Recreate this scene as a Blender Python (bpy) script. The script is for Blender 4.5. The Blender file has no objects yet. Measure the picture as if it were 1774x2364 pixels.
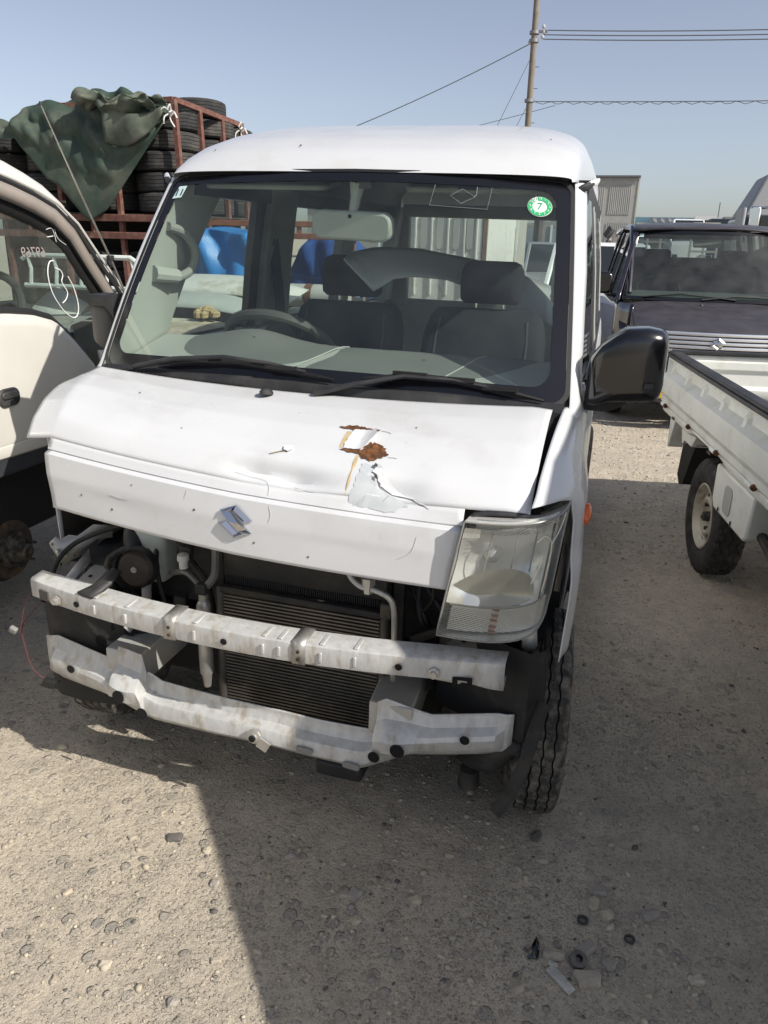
import bpy, bmesh, math, random
import numpy as np
from mathutils import Vector, Matrix, Euler
R = math.radians
random.seed(7); rng = np.random.default_rng(7)
S = bpy.context.scene
COL = S.collection

# ------------------------------------------------------------------ camera
cam_data = bpy.data.cameras.new('camera')
cam = bpy.data.objects.new('camera', cam_data); COL.objects.link(cam)
cam_data.sensor_fit = 'VERTICAL'; cam_data.sensor_height = 36.0; cam_data.sensor_width = 27.0
cam_data.lens = 26.795; cam_data.clip_start = 0.02; cam_data.clip_end = 3000
_yaw, _pitch, _roll = R(16.305), R(19.651), R(1.373)
_f = Vector((-math.sin(_yaw)*math.cos(_pitch), math.cos(_yaw)*math.cos(_pitch), -math.sin(_pitch)))
_r = Vector((math.cos(_yaw), math.sin(_yaw), 0)); _u = _r.cross(_f)
_r2 = math.cos(_roll)*_r + math.sin(_roll)*_u; _u2 = -math.sin(_roll)*_r + math.cos(_roll)*_u
_m = Matrix((_r2, _u2, -_f)).transposed().to_4x4(); _m.translation = Vector((0.788, -1.450, 1.4674))
cam.matrix_world = _m
S.camera = cam
S.render.resolution_x = 768; S.render.resolution_y = 1024

# ------------------------------------------------------------------ sky and sun
SUN_TO = Vector((1.19, -0.33, 1.0)).normalized()
SUN_EL = math.asin(SUN_TO.z); SUN_ROT = math.atan2(SUN_TO.x, SUN_TO.y)
world = bpy.data.worlds.new('World'); S.world = world; world.use_nodes = True
nt = world.node_tree; nt.nodes.clear()
sky = nt.nodes.new('ShaderNodeTexSky'); sky.sky_type = 'NISHITA'; sky.sun_disc = False
sky.sun_elevation = SUN_EL; sky.sun_rotation = SUN_ROT
sky.altitude = 1300; sky.air_density = 0.95; sky.dust_density = 4.2; sky.ozone_density = 1.2
bg = nt.nodes.new('ShaderNodeBackground'); bg.inputs['Strength'].default_value = 0.102
wo = nt.nodes.new('ShaderNodeOutputWorld')
hsv = nt.nodes.new('ShaderNodeHueSaturation'); hsv.inputs['Saturation'].default_value = 0.66; hsv.inputs['Hue'].default_value = 0.508
nt.links.new(sky.outputs['Color'], hsv.inputs['Color']); nt.links.new(hsv.outputs['Color'], bg.inputs['Color']); nt.links.new(bg.outputs['Background'], wo.inputs['Surface'])
sun_data = bpy.data.lights.new('sun', 'SUN'); sun_data.energy = 3.9; sun_data.angle = R(0.55)
sun_data.color = (1.0, 0.945, 0.86)
sun = bpy.data.objects.new('sun', sun_data); COL.objects.link(sun)
sun.rotation_euler = (-SUN_TO).to_track_quat('-Z', 'Y').to_euler()
sun.location = (6, -3, 8)
vs = S.view_settings
vs.view_transform = 'Standard'; vs.look = 'None'; vs.gamma = 1.0; vs.use_curve_mapping = False; vs.exposure = 0.46
S.cycles.max_bounces = 10; S.cycles.transparent_max_bounces = 24; S.cycles.glossy_bounces = 4
S.cycles.use_denoising = True

# ------------------------------------------------------------------ materials
MATS = {}
def mat(name, col=(.5,.5,.5), rough=.6, metal=0.0, spec=.5, coat=0.0, var=0.0, vscale=8.0, col2=None, c2amt=.5, c2scale=4.0,
        bump=0.0, bscale=60.0, rvar=0.0, emit=None, alpha=None, stretch=None, c2sharp=.12, coatr=.08):
    if name in MATS: return MATS[name]
    m = bpy.data.materials.new(name); m.use_nodes = True; MATS[name] = m
    n = m.node_tree.nodes; l = m.node_tree.links; p = n['Principled BSDF']
    p.inputs['Base Color'].default_value = (*col, 1); p.inputs['Roughness'].default_value = rough
    p.inputs['Metallic'].default_value = metal; p.inputs['Specular IOR Level'].default_value = spec
    p.inputs['Coat Weight'].default_value = coat; p.inputs['Coat Roughness'].default_value = coatr
    tc = None
    def coord():
        nonlocal tc
        if tc is None:
            tc = n.new('ShaderNodeTexCoord'); out = tc.outputs['Object']
            if stretch:
                mp = n.new('ShaderNodeMapping'); mp.inputs['Scale'].default_value = stretch
                l.new(out, mp.inputs['Vector']); out = mp.outputs['Vector']
            tc = out
        return tc
    last = None
    if col2 is not None:
        nz = n.new('ShaderNodeTexNoise'); nz.inputs['Scale'].default_value = c2scale; nz.inputs['Detail'].default_value = 8; nz.inputs['Roughness'].default_value = .62
        l.new(coord(), nz.inputs['Vector'])
        mr = n.new('ShaderNodeMapRange'); mr.inputs['From Min'].default_value = (1-c2amt)-c2sharp*.5+.0; mr.inputs['From Max'].default_value = (1-c2amt)+c2sharp*.5
        l.new(nz.outputs['Fac'], mr.inputs['Value'])
        mx = n.new('ShaderNodeMix'); mx.data_type = 'RGBA'; mx.inputs['A'].default_value = (*col,1); mx.inputs['B'].default_value = (*col2,1)
        l.new(mr.outputs['Result'], mx.inputs['Factor']); last = mx.outputs['Result']
    if var > 0:
        nz = n.new('ShaderNodeTexNoise'); nz.inputs['Scale'].default_value = vscale; nz.inputs['Detail'].default_value = 7; nz.inputs['Roughness'].default_value = .6
        l.new(coord(), nz.inputs['Vector'])
        mr = n.new('ShaderNodeMapRange'); mr.inputs['From Min'].default_value = .3; mr.inputs['From Max'].default_value = .7
        mr.inputs['To Min'].default_value = 1-var; mr.inputs['To Max'].default_value = 1+var*.6
        l.new(nz.outputs['Fac'], mr.inputs['Value'])
        mx = n.new('ShaderNodeMix'); mx.data_type = 'RGBA'; mx.blend_type = 'MULTIPLY'; mx.inputs['Factor'].default_value = 1
        if last is None: mx.inputs['A'].default_value = (*col,1)
        else: l.new(last, mx.inputs['A'])
        l.new(mr.outputs['Result'], mx.inputs['B']); last = mx.outputs['Result']
    if last is not None: l.new(last, p.inputs['Base Color'])
    if rvar > 0:
        nz = n.new('ShaderNodeTexNoise'); nz.inputs['Scale'].default_value = vscale*1.7; nz.inputs['Detail'].default_value = 5
        l.new(coord(), nz.inputs['Vector'])
        mr = n.new('ShaderNodeMapRange'); mr.inputs['From Min'].default_value = .3; mr.inputs['From Max'].default_value = .7
        mr.inputs['To Min'].default_value = max(0.02, rough-rvar); mr.inputs['To Max'].default_value = min(1, rough+rvar)
        l.new(nz.outputs['Fac'], mr.inputs['Value']); l.new(mr.outputs['Result'], p.inputs['Roughness'])
    if bump > 0:
        nz = n.new('ShaderNodeTexNoise'); nz.inputs['Scale'].default_value = bscale; nz.inputs['Detail'].default_value = 5
        l.new(coord(), nz.inputs['Vector'])
        b = n.new('ShaderNodeBump'); b.inputs['Strength'].default_value = bump; b.inputs['Distance'].default_value = .01
        l.new(nz.outputs['Fac'], b.inputs['Height']); l.new(b.outputs['Normal'], p.inputs['Normal'])
    if emit: p.inputs['Emission Color'].default_value = (*emit[0],1); p.inputs['Emission Strength'].default_value = emit[1]
    return m

def glass(name, tint=(.75,.85,.8), refl=1.0, rough=.02, haze=0.0, hazecol=(.6,.62,.58), wave=None, hscale=9.0):
    if name in MATS: return MATS[name]
    m = bpy.data.materials.new(name); m.use_nodes = True; MATS[name] = m
    n = m.node_tree.nodes; l = m.node_tree.links; n.clear()
    out = n.new('ShaderNodeOutputMaterial'); tr = n.new('ShaderNodeBsdfTransparent'); tr.inputs['Color'].default_value = (*tint,1)
    gl = n.new('ShaderNodeBsdfGlossy'); gl.inputs['Roughness'].default_value = rough; gl.inputs['Color'].default_value = (refl,refl,refl,1)
    ge = n.new('ShaderNodeNewGeometry'); dt = n.new('ShaderNodeVectorMath'); dt.operation = 'DOT_PRODUCT'
    l.new(ge.outputs['Incoming'], dt.inputs[0]); l.new(ge.outputs['Normal'], dt.inputs[1])
    ab = n.new('ShaderNodeMath'); ab.operation = 'ABSOLUTE'; l.new(dt.outputs['Value'], ab.inputs[0])
    om = n.new('ShaderNodeMath'); om.operation = 'SUBTRACT'; om.inputs[0].default_value = 1; l.new(ab.outputs[0], om.inputs[1])
    pw = n.new('ShaderNodeMath'); pw.operation = 'POWER'; l.new(om.outputs[0], pw.inputs[0]); pw.inputs[1].default_value = 4.5
    fr = n.new('ShaderNodeMath'); fr.operation = 'MULTIPLY_ADD'; l.new(pw.outputs[0], fr.inputs[0]); fr.inputs[1].default_value = .9; fr.inputs[2].default_value = .055
    mx = n.new('ShaderNodeMixShader'); l.new(fr.outputs[0], mx.inputs['Fac']); l.new(gl.outputs['BSDF'], mx.inputs[2])
    base = tr.outputs['BSDF']
    if haze > 0:
        df = n.new('ShaderNodeBsdfDiffuse'); df.inputs['Color'].default_value = (*hazecol,1)
        hm = n.new('ShaderNodeMixShader')
        tcn = n.new('ShaderNodeTexCoord'); nz = n.new('ShaderNodeTexNoise'); nz.inputs['Scale'].default_value = hscale; nz.inputs['Detail'].default_value = 6
        l.new(tcn.outputs['Object'], nz.inputs['Vector'])
        mr = n.new('ShaderNodeMapRange'); mr.inputs['From Min'].default_value=.3; mr.inputs['From Max'].default_value=.75
        mr.inputs['To Min'].default_value=haze*.5; mr.inputs['To Max'].default_value=haze*1.5
        l.new(nz.outputs['Fac'], mr.inputs['Value']); l.new(mr.outputs['Result'], hm.inputs['Fac'])
        l.new(tr.outputs['BSDF'], hm.inputs[1]); l.new(df.outputs['BSDF'], hm.inputs[2]); base = hm.outputs['Shader']
    if wave:
        tcn = n.new('ShaderNodeTexCoord'); mp = n.new('ShaderNodeMapping'); mp.inputs['Rotation'].default_value = wave[1]
        wv = n.new('ShaderNodeTexWave'); wv.inputs['Scale'].default_value = wave[0]; wv.inputs['Distortion'].default_value = wave[2]
        b = n.new('ShaderNodeBump'); b.inputs['Strength'].default_value = wave[3]; b.inputs['Distance'].default_value = .004
        l.new(tcn.outputs['Object'], mp.inputs['Vector']); l.new(mp.outputs['Vector'], wv.inputs['Vector'])
        l.new(wv.outputs['Fac'], b.inputs['Height']); l.new(b.outputs['Normal'], gl.inputs['Normal']); l.new(b.outputs['Normal'], dt.inputs[1])
    l.new(base, mx.inputs[1]); l.new(mx.outputs['Shader'], out.inputs['Surface'])
    return m

# ------------------------------------------------------------------ mesh helpers
class MB:
    def __init__(s): s.v = []; s.f = []; s.m = []
    def add(s, vs, fs, mi=0):
        b = len(s.v); s.v += [tuple(map(float, p)) for p in vs]
        for f in fs: s.f.append(tuple(b+i for i in f)); s.m.append(mi)
        return s
    def grid(s, rows, closed=False, mi=0, flip=False, caps=False):
        nr = len(rows); nc = len(rows[0]); vs = [p for r in rows for p in r]; fs = []
        for i in range(nr-1):
            for j in range(nc if closed else nc-1):
                k = (j+1) % nc
                q = (i*nc+j, i*nc+k, (i+1)*nc+k, (i+1)*nc+j)
                fs.append(q[::-1] if flip else q)
        if caps: fs.append(tuple(range(nc))[::-1]); fs.append(tuple((nr-1)*nc+j for j in range(nc)))
        return s.add(vs, fs, mi)
    def box(s, c, d, rot=None, mi=0, taper=None):
        x, y, z = d[0]/2, d[1]/2, d[2]/2
        P = [Vector((a*x, b*y, e*z)) for e in (-1,1) for a, b in ((-1,-1),(1,-1),(1,1),(-1,1))]
        if taper:
            for i in range(4, 8): P[i].x *= taper[0]; P[i].y *= taper[1]
        M = Euler(rot).to_matrix() if rot else Matrix.Identity(3)
        c = Vector(c); P = [M @ p + c for p in P]
        return s.add(P, [(3,2,1,0),(4,5,6,7),(0,1,5,4),(1,2,6,5),(2,3,7,6),(3,0,4,7)], mi)
    def hexa(s, P, mi=0):   # 8 points, bottom 4 ccw then top 4
        return s.add(P, [(3,2,1,0),(4,5,6,7),(0,1,5,4),(1,2,6,5),(2,3,7,6),(3,0,4,7)], mi)
    def tube(s, path, r, n=10, caps=True, mi=0, flat=None):
        path = [Vector(p) for p in path]; N = len(path)
        rr = r if hasattr(r, '__len__') else [r]*N
        rows = []; prev = None
        for i in range(N):
            t = (path[min(i+1,N-1)] - path[max(i-1,0)]).normalized()
            if prev is None:
                a = Vector((0,0,1)) if abs(t.z) < .9 else Vector((1,0,0))
                u = t.cross(a).normalized()
            else: u = (prev - t*prev.dot(t)).normalized()
            prev = u; w = t.cross(u)
            rows.append([path[i] + rr[i]*(math.cos(2*math.pi*k/n)*u*(flat[0] if flat else 1) + math.sin(2*math.pi*k/n)*w*(flat[1] if flat else 1)) for k in range(n)])
        return s.grid(rows, closed=True, caps=caps, mi=mi)
    def cyl(s, a, b, r, r2=None, n=16, mi=0, caps=True): return s.tube([a, b], [r, r if r2 is None else r2], n, caps, mi)
    def lathe(s, prof, c=(0,0,0), axis='x', n=24, mi=0, caps=False):
        rows = []
        for (a, r) in prof:      # a along the axis, r radius
            row = []
            for k in range(n):
                t = 2*math.pi*k/n; p = (r*math.cos(t), r*math.sin(t))
                q = {'x': (a, p[0], p[1]), 'y': (p[1], a, p[0]), 'z': (p[0], p[1], a)}[axis]
                row.append((c[0]+q[0], c[1]+q[1], c[2]+q[2]))
            rows.append(row)
        return s.grid(rows, closed=True, mi=mi, caps=caps)
    def prism(s, poly, d0, d1, plane='xz', mi=0):   # polygon in a plane, extruded along the third axis
        def pt(p, d): return {'xz': (p[0], d, p[1]), 'yz': (d, p[0], p[1]), 'xy': (p[0], p[1], d)}[plane]
        n = len(poly); vs = [pt(p, d0) for p in poly] + [pt(p, d1) for p in poly]
        fs = [tuple(range(n)), tuple(range(2*n-1, n-1, -1))] + [(i, i+n, (i+1) % n + n, (i+1) % n) for i in range(n)]
        return s.add(vs, fs, mi)
    def disc(s, c, nrm, r, n=14, mi=0, ax=None, ry=None):
        nrm = Vector(nrm).normalized(); a = Vector(ax) if ax else (Vector((0,0,1)) if abs(nrm.z) < .9 else Vector((1,0,0)))
        u = a.cross(nrm).normalized(); w = nrm.cross(u); c = Vector(c)
        return s.add([c + r*math.cos(2*math.pi*k/n)*u + (ry or r)*math.sin(2*math.pi*k/n)*w for k in range(n)], [tuple(range(n))], mi)
    def xform(s, M): s.v = [tuple(M @ Vector(p)) for p in s.v]; return s
    def build(s, name, mats, parent=None, smooth=35, bevel=0, seg=2, solid=0, soff=-1, sub=0, loc=None, rot=None, kind=None, label=None, cat=None, group=None):
        me = bpy.data.meshes.new(name); me.from_pydata(s.v, [], s.f); me.validate()
        bm = bmesh.new(); bm.from_mesh(me); bmesh.ops.recalc_face_normals(bm, faces=bm.faces) if s_recalc(s) else None
        bm.to_mesh(me); bm.free()
        for m in (mats if isinstance(mats, (list, tuple)) else [mats]): me.materials.append(m)
        if len(s.m) == len(me.polygons): me.polygons.foreach_set('material_index', s.m)
        if smooth:
            me.shade_smooth(); me.set_sharp_from_angle(angle=R(smooth))
        o = bpy.data.objects.new(name, me); COL.objects.link(o)
        if solid: md = o.modifiers.new('solidify', 'SOLIDIFY'); md.thickness = solid; md.offset = soff
        if bevel: md = o.modifiers.new('bevel', 'BEVEL'); md.width = bevel; md.segments = seg; md.limit_method = 'ANGLE'; md.angle_limit = R(40); md.harden_normals = False
        if sub: md = o.modifiers.new('subsurf', 'SUBSURF'); md.levels = sub; md.render_levels = sub
        if parent: o.parent = parent
        if loc: o.location = loc
        if rot: o.rotation_euler = rot
        if kind: o['kind'] = kind
        if label: o['label'] = label
        if cat: o['category'] = cat
        if group: o['group'] = group
        return o
def s_recalc(s): return getattr(s, 'recalc', True)
def thing(name, label, cat, loc=(0,0,0), rot=(0,0,0), group=None):
    o = bpy.data.objects.new(name, None); COL.objects.link(o); o.empty_display_size = .2
    o.location = loc; o.rotation_euler = rot; o['label'] = label; o['category'] = cat
    if group: o['group'] = group
    return o
def lerp(a, b, t): return a + (b-a)*t
def sstep(a, b, x):
    t = min(1, max(0, (x-a)/(b-a))); return t*t*(3-2*t)
def interp(x, xs, ys): return float(np.interp(x, xs, ys))
def linsp(a, b, n): return [a + (b-a)*i/(n-1) for i in range(n)]
def rrect(w, h, r, n=5, cx=0, cy=0):
    P = []
    for (sx, sy, a0) in ((1,1,0),(-1,1,90),(-1,-1,180),(1,-1,270)):
        for k in range(n+1):
            a = R(a0 + 90*k/n); P.append((cx + sx*(w/2-r) + r*math.cos(a), cy + sy*(h/2-r) + r*math.sin(a)))
    return P
def catmull(P, n=6, closed=False):
    P = [np.array(p, float) for p in P]; N = len(P); out = []
    for i in range(N if closed else N-1):
        p0 = P[(i-1) % N] if closed or i > 0 else P[0]; p1 = P[i]; p2 = P[(i+1) % N]; p3 = P[(i+2) % N] if closed or i+2 < N else P[-1]
        for k in range(n):
            t = k/n
            out.append(.5*((2*p1) + (-p0+p2)*t + (2*p0-5*p1+4*p2-p3)*t*t + (-p0+3*p1-3*p2+p3)*t**3))
    if not closed: out.append(P[-1])
    return [tuple(p) for p in out]
def copy_tree(o, parent=None):
    c = o.copy(); COL.objects.link(c); c.parent = parent
    for ch in list(o.children): copy_tree(ch, c)
    return c
def text_mesh(name, body, size, mat_, parent, M, extrude=.0004, align='CENTER'):
    cu = bpy.data.curves.new(name, 'FONT'); cu.body = body; cu.size = size; cu.extrude = extrude; cu.align_x = align; cu.align_y = 'CENTER'
    tmp = bpy.data.objects.new('tmp', cu); COL.objects.link(tmp)
    dg = bpy.context.evaluated_depsgraph_get(); me = bpy.data.meshes.new_from_object(tmp.evaluated_get(dg))
    bpy.data.objects.remove(tmp); me.name = name
    me.transform(M); me.materials.clear(); me.materials.append(mat_)
    o = bpy.data.objects.new(name, me); COL.objects.link(o); o.parent = parent
    return o
# ------------------------------------------------------------------ shared materials
WHITE = mat('white_paint', (.64,.65,.66), .32, coat=.5, var=.03, vscale=3, rvar=.08, col2=(.60,.60,.59), c2amt=.36, c2scale=5, c2sharp=.2)
WHITE_OLD = mat('cream_paint', (.60,.585,.535), .38, coat=.35, var=.06, vscale=4, col2=(.62,.59,.52), c2amt=.36, c2scale=3, c2sharp=.2)
TRUCK_WHITE = mat('truck_paint', (.74,.75,.70), .45, coat=.2, var=.08, vscale=6, col2=(.60,.58,.50), c2amt=.38, c2scale=7, c2sharp=.2, bump=.02, bscale=20)
BARE = mat('grey_primer', (.46,.48,.48), .5, metal=.25, var=.16, vscale=14, col2=(.50,.47,.41), c2amt=.5, c2scale=9, c2sharp=.2, bump=.08, bscale=40)
BEAM = mat('dusty_beam', (.56,.565,.55), .45, metal=.2, var=.16, vscale=40, col2=(.40,.36,.30), c2amt=.40, c2scale=24, c2sharp=.16, bump=.10, bscale=90, stretch=(1.2,1,.45))
RUST = mat('rust', (.175,.068,.020), .9, var=.45, vscale=60, col2=(.085,.036,.016), c2amt=.5, c2scale=45, bump=.5, bscale=150)
RACK = mat('rusty_red_steel', (.15,.062,.046), .75, var=.35, vscale=18, col2=(.20,.11,.08), c2amt=.45, c2scale=20, bump=.2, bscale=90)
BLACK_PL = mat('black_plastic', (.022,.023,.026), .55, var=.3, vscale=10, col2=(.06,.058,.054), c2amt=.42, c2scale=6, c2sharp=.25, bump=.06, bscale=120)
BLACK_GL = mat('black_gloss', (.006,.006,.008), .16, coat=.6, rvar=.06, vscale=5)
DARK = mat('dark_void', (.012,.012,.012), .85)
DARKMETAL = mat('dark_dirty_metal', (.05,.048,.045), .7, metal=.3, var=.4, vscale=20, col2=(.11,.095,.075), c2amt=.42, c2scale=12, bump=.2, bscale=60)
RUBBER = mat('rubber', (.028,.028,.028), .82, var=.3, vscale=12, col2=(.13,.12,.10), c2amt=.40, c2scale=14, c2sharp=.2, bump=.12, bscale=90)
RUBBER_MUD = mat('muddy_rubber', (.055,.052,.048), .9, var=.45, vscale=40, col2=(.20,.185,.155), c2amt=.47, c2scale=34, c2sharp=.18, bump=.4, bscale=110)
CHROME = mat('chrome', (.58,.59,.62), .06, metal=1.0)
ALU = mat('aluminium', (.55,.54,.51), .45, metal=.7, var=.2, vscale=20, col2=(.33,.30,.25), c2amt=.4, c2scale=10)
STEEL_WHEEL = mat('silver_wheel', (.52,.50,.45), .45, metal=.35, var=.15, vscale=12, col2=(.33,.27,.2), c2amt=.4, c2scale=8)
TRIM = mat('grey_interior', (.26,.27,.25), .75, var=.06, vscale=6, bump=.04, bscale=300)
TRIM_L = mat('light_interior', (.36,.375,.345), .7, var=.05, vscale=5, bump=.03, bscale=300)
DASHPAD = mat('dash_pad', (.15,.157,.148), .7, var=.06, vscale=8, bump=.05, bscale=300)
SEAT = mat('seat_cloth', (.032,.035,.042), .92, var=.15, vscale=30, bump=.15, bscale=400)
GLASS_WS = glass('windscreen_glass', (.84,.91,.87), 1.0, .01, haze=.022, hazecol=(.50,.58,.56))
GLASS = glass('side_glass', (.80,.86,.83), 1.0, .01, haze=.02)
GLASS_DK = glass('tinted_glass', (.25,.28,.27), 1.0, .02)
FRIT = mat('frit_black', (.008,.008,.011), .2, coat=.3)
HOLE = mat('hole_black', (.004,.004,.004), .95)  # flat black, the dark inside openings put into the colour
ORANGE = mat('orange_lens', (.75,.13,.02), .2, coat=.5)
# ================================================================== ground: packed dusty gravel
def ground_mat():
    m = bpy.data.materials.new('dusty_gravel'); m.use_nodes = True
    n = m.node_tree.nodes; l = m.node_tree.links; p = n['Principled BSDF']; p.inputs['Roughness'].default_value = .95; p.inputs['Specular IOR Level'].default_value = .2
    tc = n.new('ShaderNodeTexCoord'); vec = tc.outputs['Object']
    def noise(sc, det=6, ro=.6):
        q = n.new('ShaderNodeTexNoise'); q.inputs['Scale'].default_value = sc; q.inputs['Detail'].default_value = det; q.inputs['Roughness'].default_value = ro
        l.new(vec, q.inputs['Vector']); return q.outputs['Fac']
    def ramp(src, a, b, lo=0.0, hi=1.0):
        q = n.new('ShaderNodeMapRange'); q.inputs['From Min'].default_value = a; q.inputs['From Max'].default_value = b; q.inputs['To Min'].default_value = lo; q.inputs['To Max'].default_value = hi
        l.new(src, q.inputs['Value']); return q.outputs['Result']
    def mix(fac, A, B, mode='MIX'):
        q = n.new('ShaderNodeMix'); q.data_type = 'RGBA'; q.blend_type = mode
        if isinstance(fac, float): q.inputs['Factor'].default_value = fac
        else: l.new(fac, q.inputs['Factor'])
        for nm, val in (('A', A), ('B', B)):
            if isinstance(val, tuple): q.inputs[nm].default_value = (*val, 1)
            else: l.new(val, q.inputs[nm])
        return q.outputs['Result']
    def math_(op, a, b):
        q = n.new('ShaderNodeMath'); q.operation = op
        for i, val in enumerate((a, b)):
            if isinstance(val, (int, float)): q.inputs[i].default_value = val
            else: l.new(val, q.inputs[i])
        return q.outputs[0]
    dust = mix(ramp(noise(1.3), .35, .65), (.625,.545,.43), (.57,.50,.395))
    dust = mix(ramp(noise(9, 8, .7), .42, .66), dust, (.46,.41,.33))
    dust = mix(ramp(noise(55, 6, .75), .52, .78), dust, (.36,.32,.26))
    # flat stones set in the dust
    def stones(sc, thr, cov):
        vo = n.new('ShaderNodeTexVoronoi'); vo.feature = 'F1'; vo.inputs['Scale'].default_value = sc; vo.inputs['Randomness'].default_value = 1
        wp = n.new('ShaderNodeVectorMath'); wp.operation = 'ADD'; nz = n.new('ShaderNodeTexNoise'); nz.inputs['Scale'].default_value = sc*1.6; nz.inputs['Detail'].default_value = 3
        l.new(vec, nz.inputs['Vector']); sc_ = n.new('ShaderNodeVectorMath'); sc_.operation = 'SCALE'; sc_.inputs['Scale'].default_value = .35/sc
        l.new(nz.outputs['Color'], sc_.inputs[0]); l.new(vec, wp.inputs[0]); l.new(sc_.outputs[0], wp.inputs[1]); l.new(wp.outputs[0], vo.inputs['Vector'])
        sep = n.new('ShaderNodeSeparateColor'); l.new(vo.outputs['Color'], sep.inputs[0])
        size = math_('MULTIPLY', sep.outputs[0], thr)
        keep = math_('GREATER_THAN', sep.outputs[1], 1-cov)
        dd = math_('SUBTRACT', vo.outputs['Distance'], size)
        inside = ramp(dd, .03, -.05)
        rim = math_('MULTIPLY', ramp(math_('ABSOLUTE', math_('SUBTRACT', dd, .045), 0), .05, .0), keep)
        return math_('MULTIPLY', inside, keep), sep.outputs[2], rim
    area = ramp(noise(.9, 4), .40, .60)
    s1, c1, r1 = stones(30, .50, .55); s2, c2, r2 = stones(85, .5, .8)
    am = ramp(area, 0, 1, .18, 1.0); s1 = math_('MULTIPLY', s1, am); r1 = math_('MULTIPLY', r1, am)
    scol = mix(c1, (.32,.30,.265), (.58,.52,.43)); col = mix(s1, dust, scol)
    scol2 = mix(c2, (.36,.335,.285), (.56,.50,.41)); col = mix(math_('MULTIPLY', s2, .55), col, scol2)
    col = mix(math_('MULTIPLY', r1, .40), col, (.20,.175,.14)); col = mix(math_('MULTIPLY', math_('MULTIPLY', r2, am), .45), col, (.22,.19,.15))
    col = mix(math_('MULTIPLY', ramp(noise(.55, 3), .50, .68), .18), col, (.33,.30,.26))
    gr = ramp(noise(2.1, 5, .65), .38, .62, .25, 1.0)
    col = mix(math_('MULTIPLY', ramp(noise(190, 4, .65), .53, .64, 0, .85), gr), col, (.17,.15,.12))
    col = mix(math_('MULTIPLY', ramp(noise(75, 4, .7), .56, .66, 0, .7), gr), col, (.21,.185,.15))
    col = mix(math_('MULTIPLY', ramp(noise(130, 3, .6), .60, .68, 0, .6), gr), col, (.66,.59,.48))
    l.new(col, p.inputs['Base Color'])
    h = math_('ADD', math_('MULTIPLY', s1, .55), math_('MULTIPLY', s2, .35))
    h = math_('ADD', h, math_('MULTIPLY', noise(120, 5, .7), .55)); h = math_('ADD', h, math_('MULTIPLY', noise(22, 6, .65), .9))
    b = n.new('ShaderNodeBump'); b.inputs['Strength'].default_value = 1.0; b.inputs['Distance'].default_value = .012
    l.new(h, b.inputs['Height']); l.new(b.outputs['Normal'], p.inputs['Normal'])
    return m
GROUND = ground_mat()
xs = np.unique(np.concatenate([np.linspace(-1500,-30,12), np.linspace(-30,-4,27), np.linspace(-4,4,321), np.linspace(4,30,27), np.linspace(30,1500,12)]))
ys_ = np.unique(np.concatenate([np.linspace(-60,-3,14), np.linspace(-3,6,361), np.linspace(6,40,35), np.linspace(40,2500,14)]))
X, Y = np.meshgrid(xs, ys_)
def vnoise(x, y, seed):
    r = np.random.default_rng(seed).random((64, 64)); xi = np.floor(x).astype(int); yi = np.floor(y).astype(int); fx = x-xi; fy = y-yi
    fx = fx*fx*(3-2*fx); fy = fy*fy*(3-2*fy); g = lambda a, b: r[a % 64, b % 64]
    return (g(xi,yi)*(1-fx)+g(xi+1,yi)*fx)*(1-fy)+(g(xi,yi+1)*(1-fx)+g(xi+1,yi+1)*fx)*fy - .5
def gz(x, y):
    x = np.asarray(x, float); y = np.asarray(y, float)
    k = np.exp(-((x/7)**2+((y-1)/8)**2))
    return k*(.016*vnoise(x*1.1, y*1.1, 1) + .007*vnoise(x*4, y*4, 2) + .0045*vnoise(x*13, y*13, 3) + .003*vnoise(x*31, y*31, 4))
Z = gz(X, Y)
mb = MB(); nx = len(xs); mb.v = np.stack([X, Y, Z], -1).reshape(-1, 3).tolist()
ii, jj = np.meshgrid(np.arange(len(ys_)-1), np.arange(nx-1), indexing='ij'); b = (ii*nx+jj).ravel()
mb.f = np.stack([b, b+1, b+nx+1, b+nx], 1).tolist(); mb.m = [0]*len(mb.f); mb.recalc = False
ground = mb.build('ground', GROUND, smooth=80, kind='structure')
# ================================================================== THE WHITE VAN (front at y = 0, looks towards the camera)
van = thing('van', 'white microvan with rust-torn bonnet, missing bumper and one headlight, facing the viewer', 'van', rot=(0, R(0.618), 0))

# ---- bonnet
_HT = [0, .18, .36, .50, .60, .68, .745, .752, .76, .85, 1.0]
_HY = [.40, .315, .215, .130, .078, .045, .024, .027, .0105, .002, .0]
_HZ = [1.083, 1.070, 1.046, 1.014, .984, .955, .922, .9195, .914, .862, .780]
def dents(x, t):
    def g(cx, ct, sx, st, a, r=0):
        dx, dt = x-cx, t-ct; u = dx*math.cos(r)+dt*math.sin(r); w = -dx*math.sin(r)+dt*math.cos(r)
        return a*math.exp(-(abs(u)/sx)**1.5-(abs(w)/st)**1.5)
    d = 0
    d -= g(.125, .650, .085, .042, .030, .15)
    d -= g(.02, .640, .05, .035, .014)
    d += g(.06, .575, .13, .03, .007)
    d -= g(.37, .665, .07, .045, .018, .5)
    d += g(.30, .60, .05, .04, .006)
    d += g(.43, .60, .05, .05, .004)
    d -= g(.31, .72, .05, .02, .008)
    d += g(-.42, .63, .2, .05, .003)
    d -= g(-.30, .90, .12, .07, .0025); d -= g(.25, .88, .14, .08, .0035)
    return d
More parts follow.
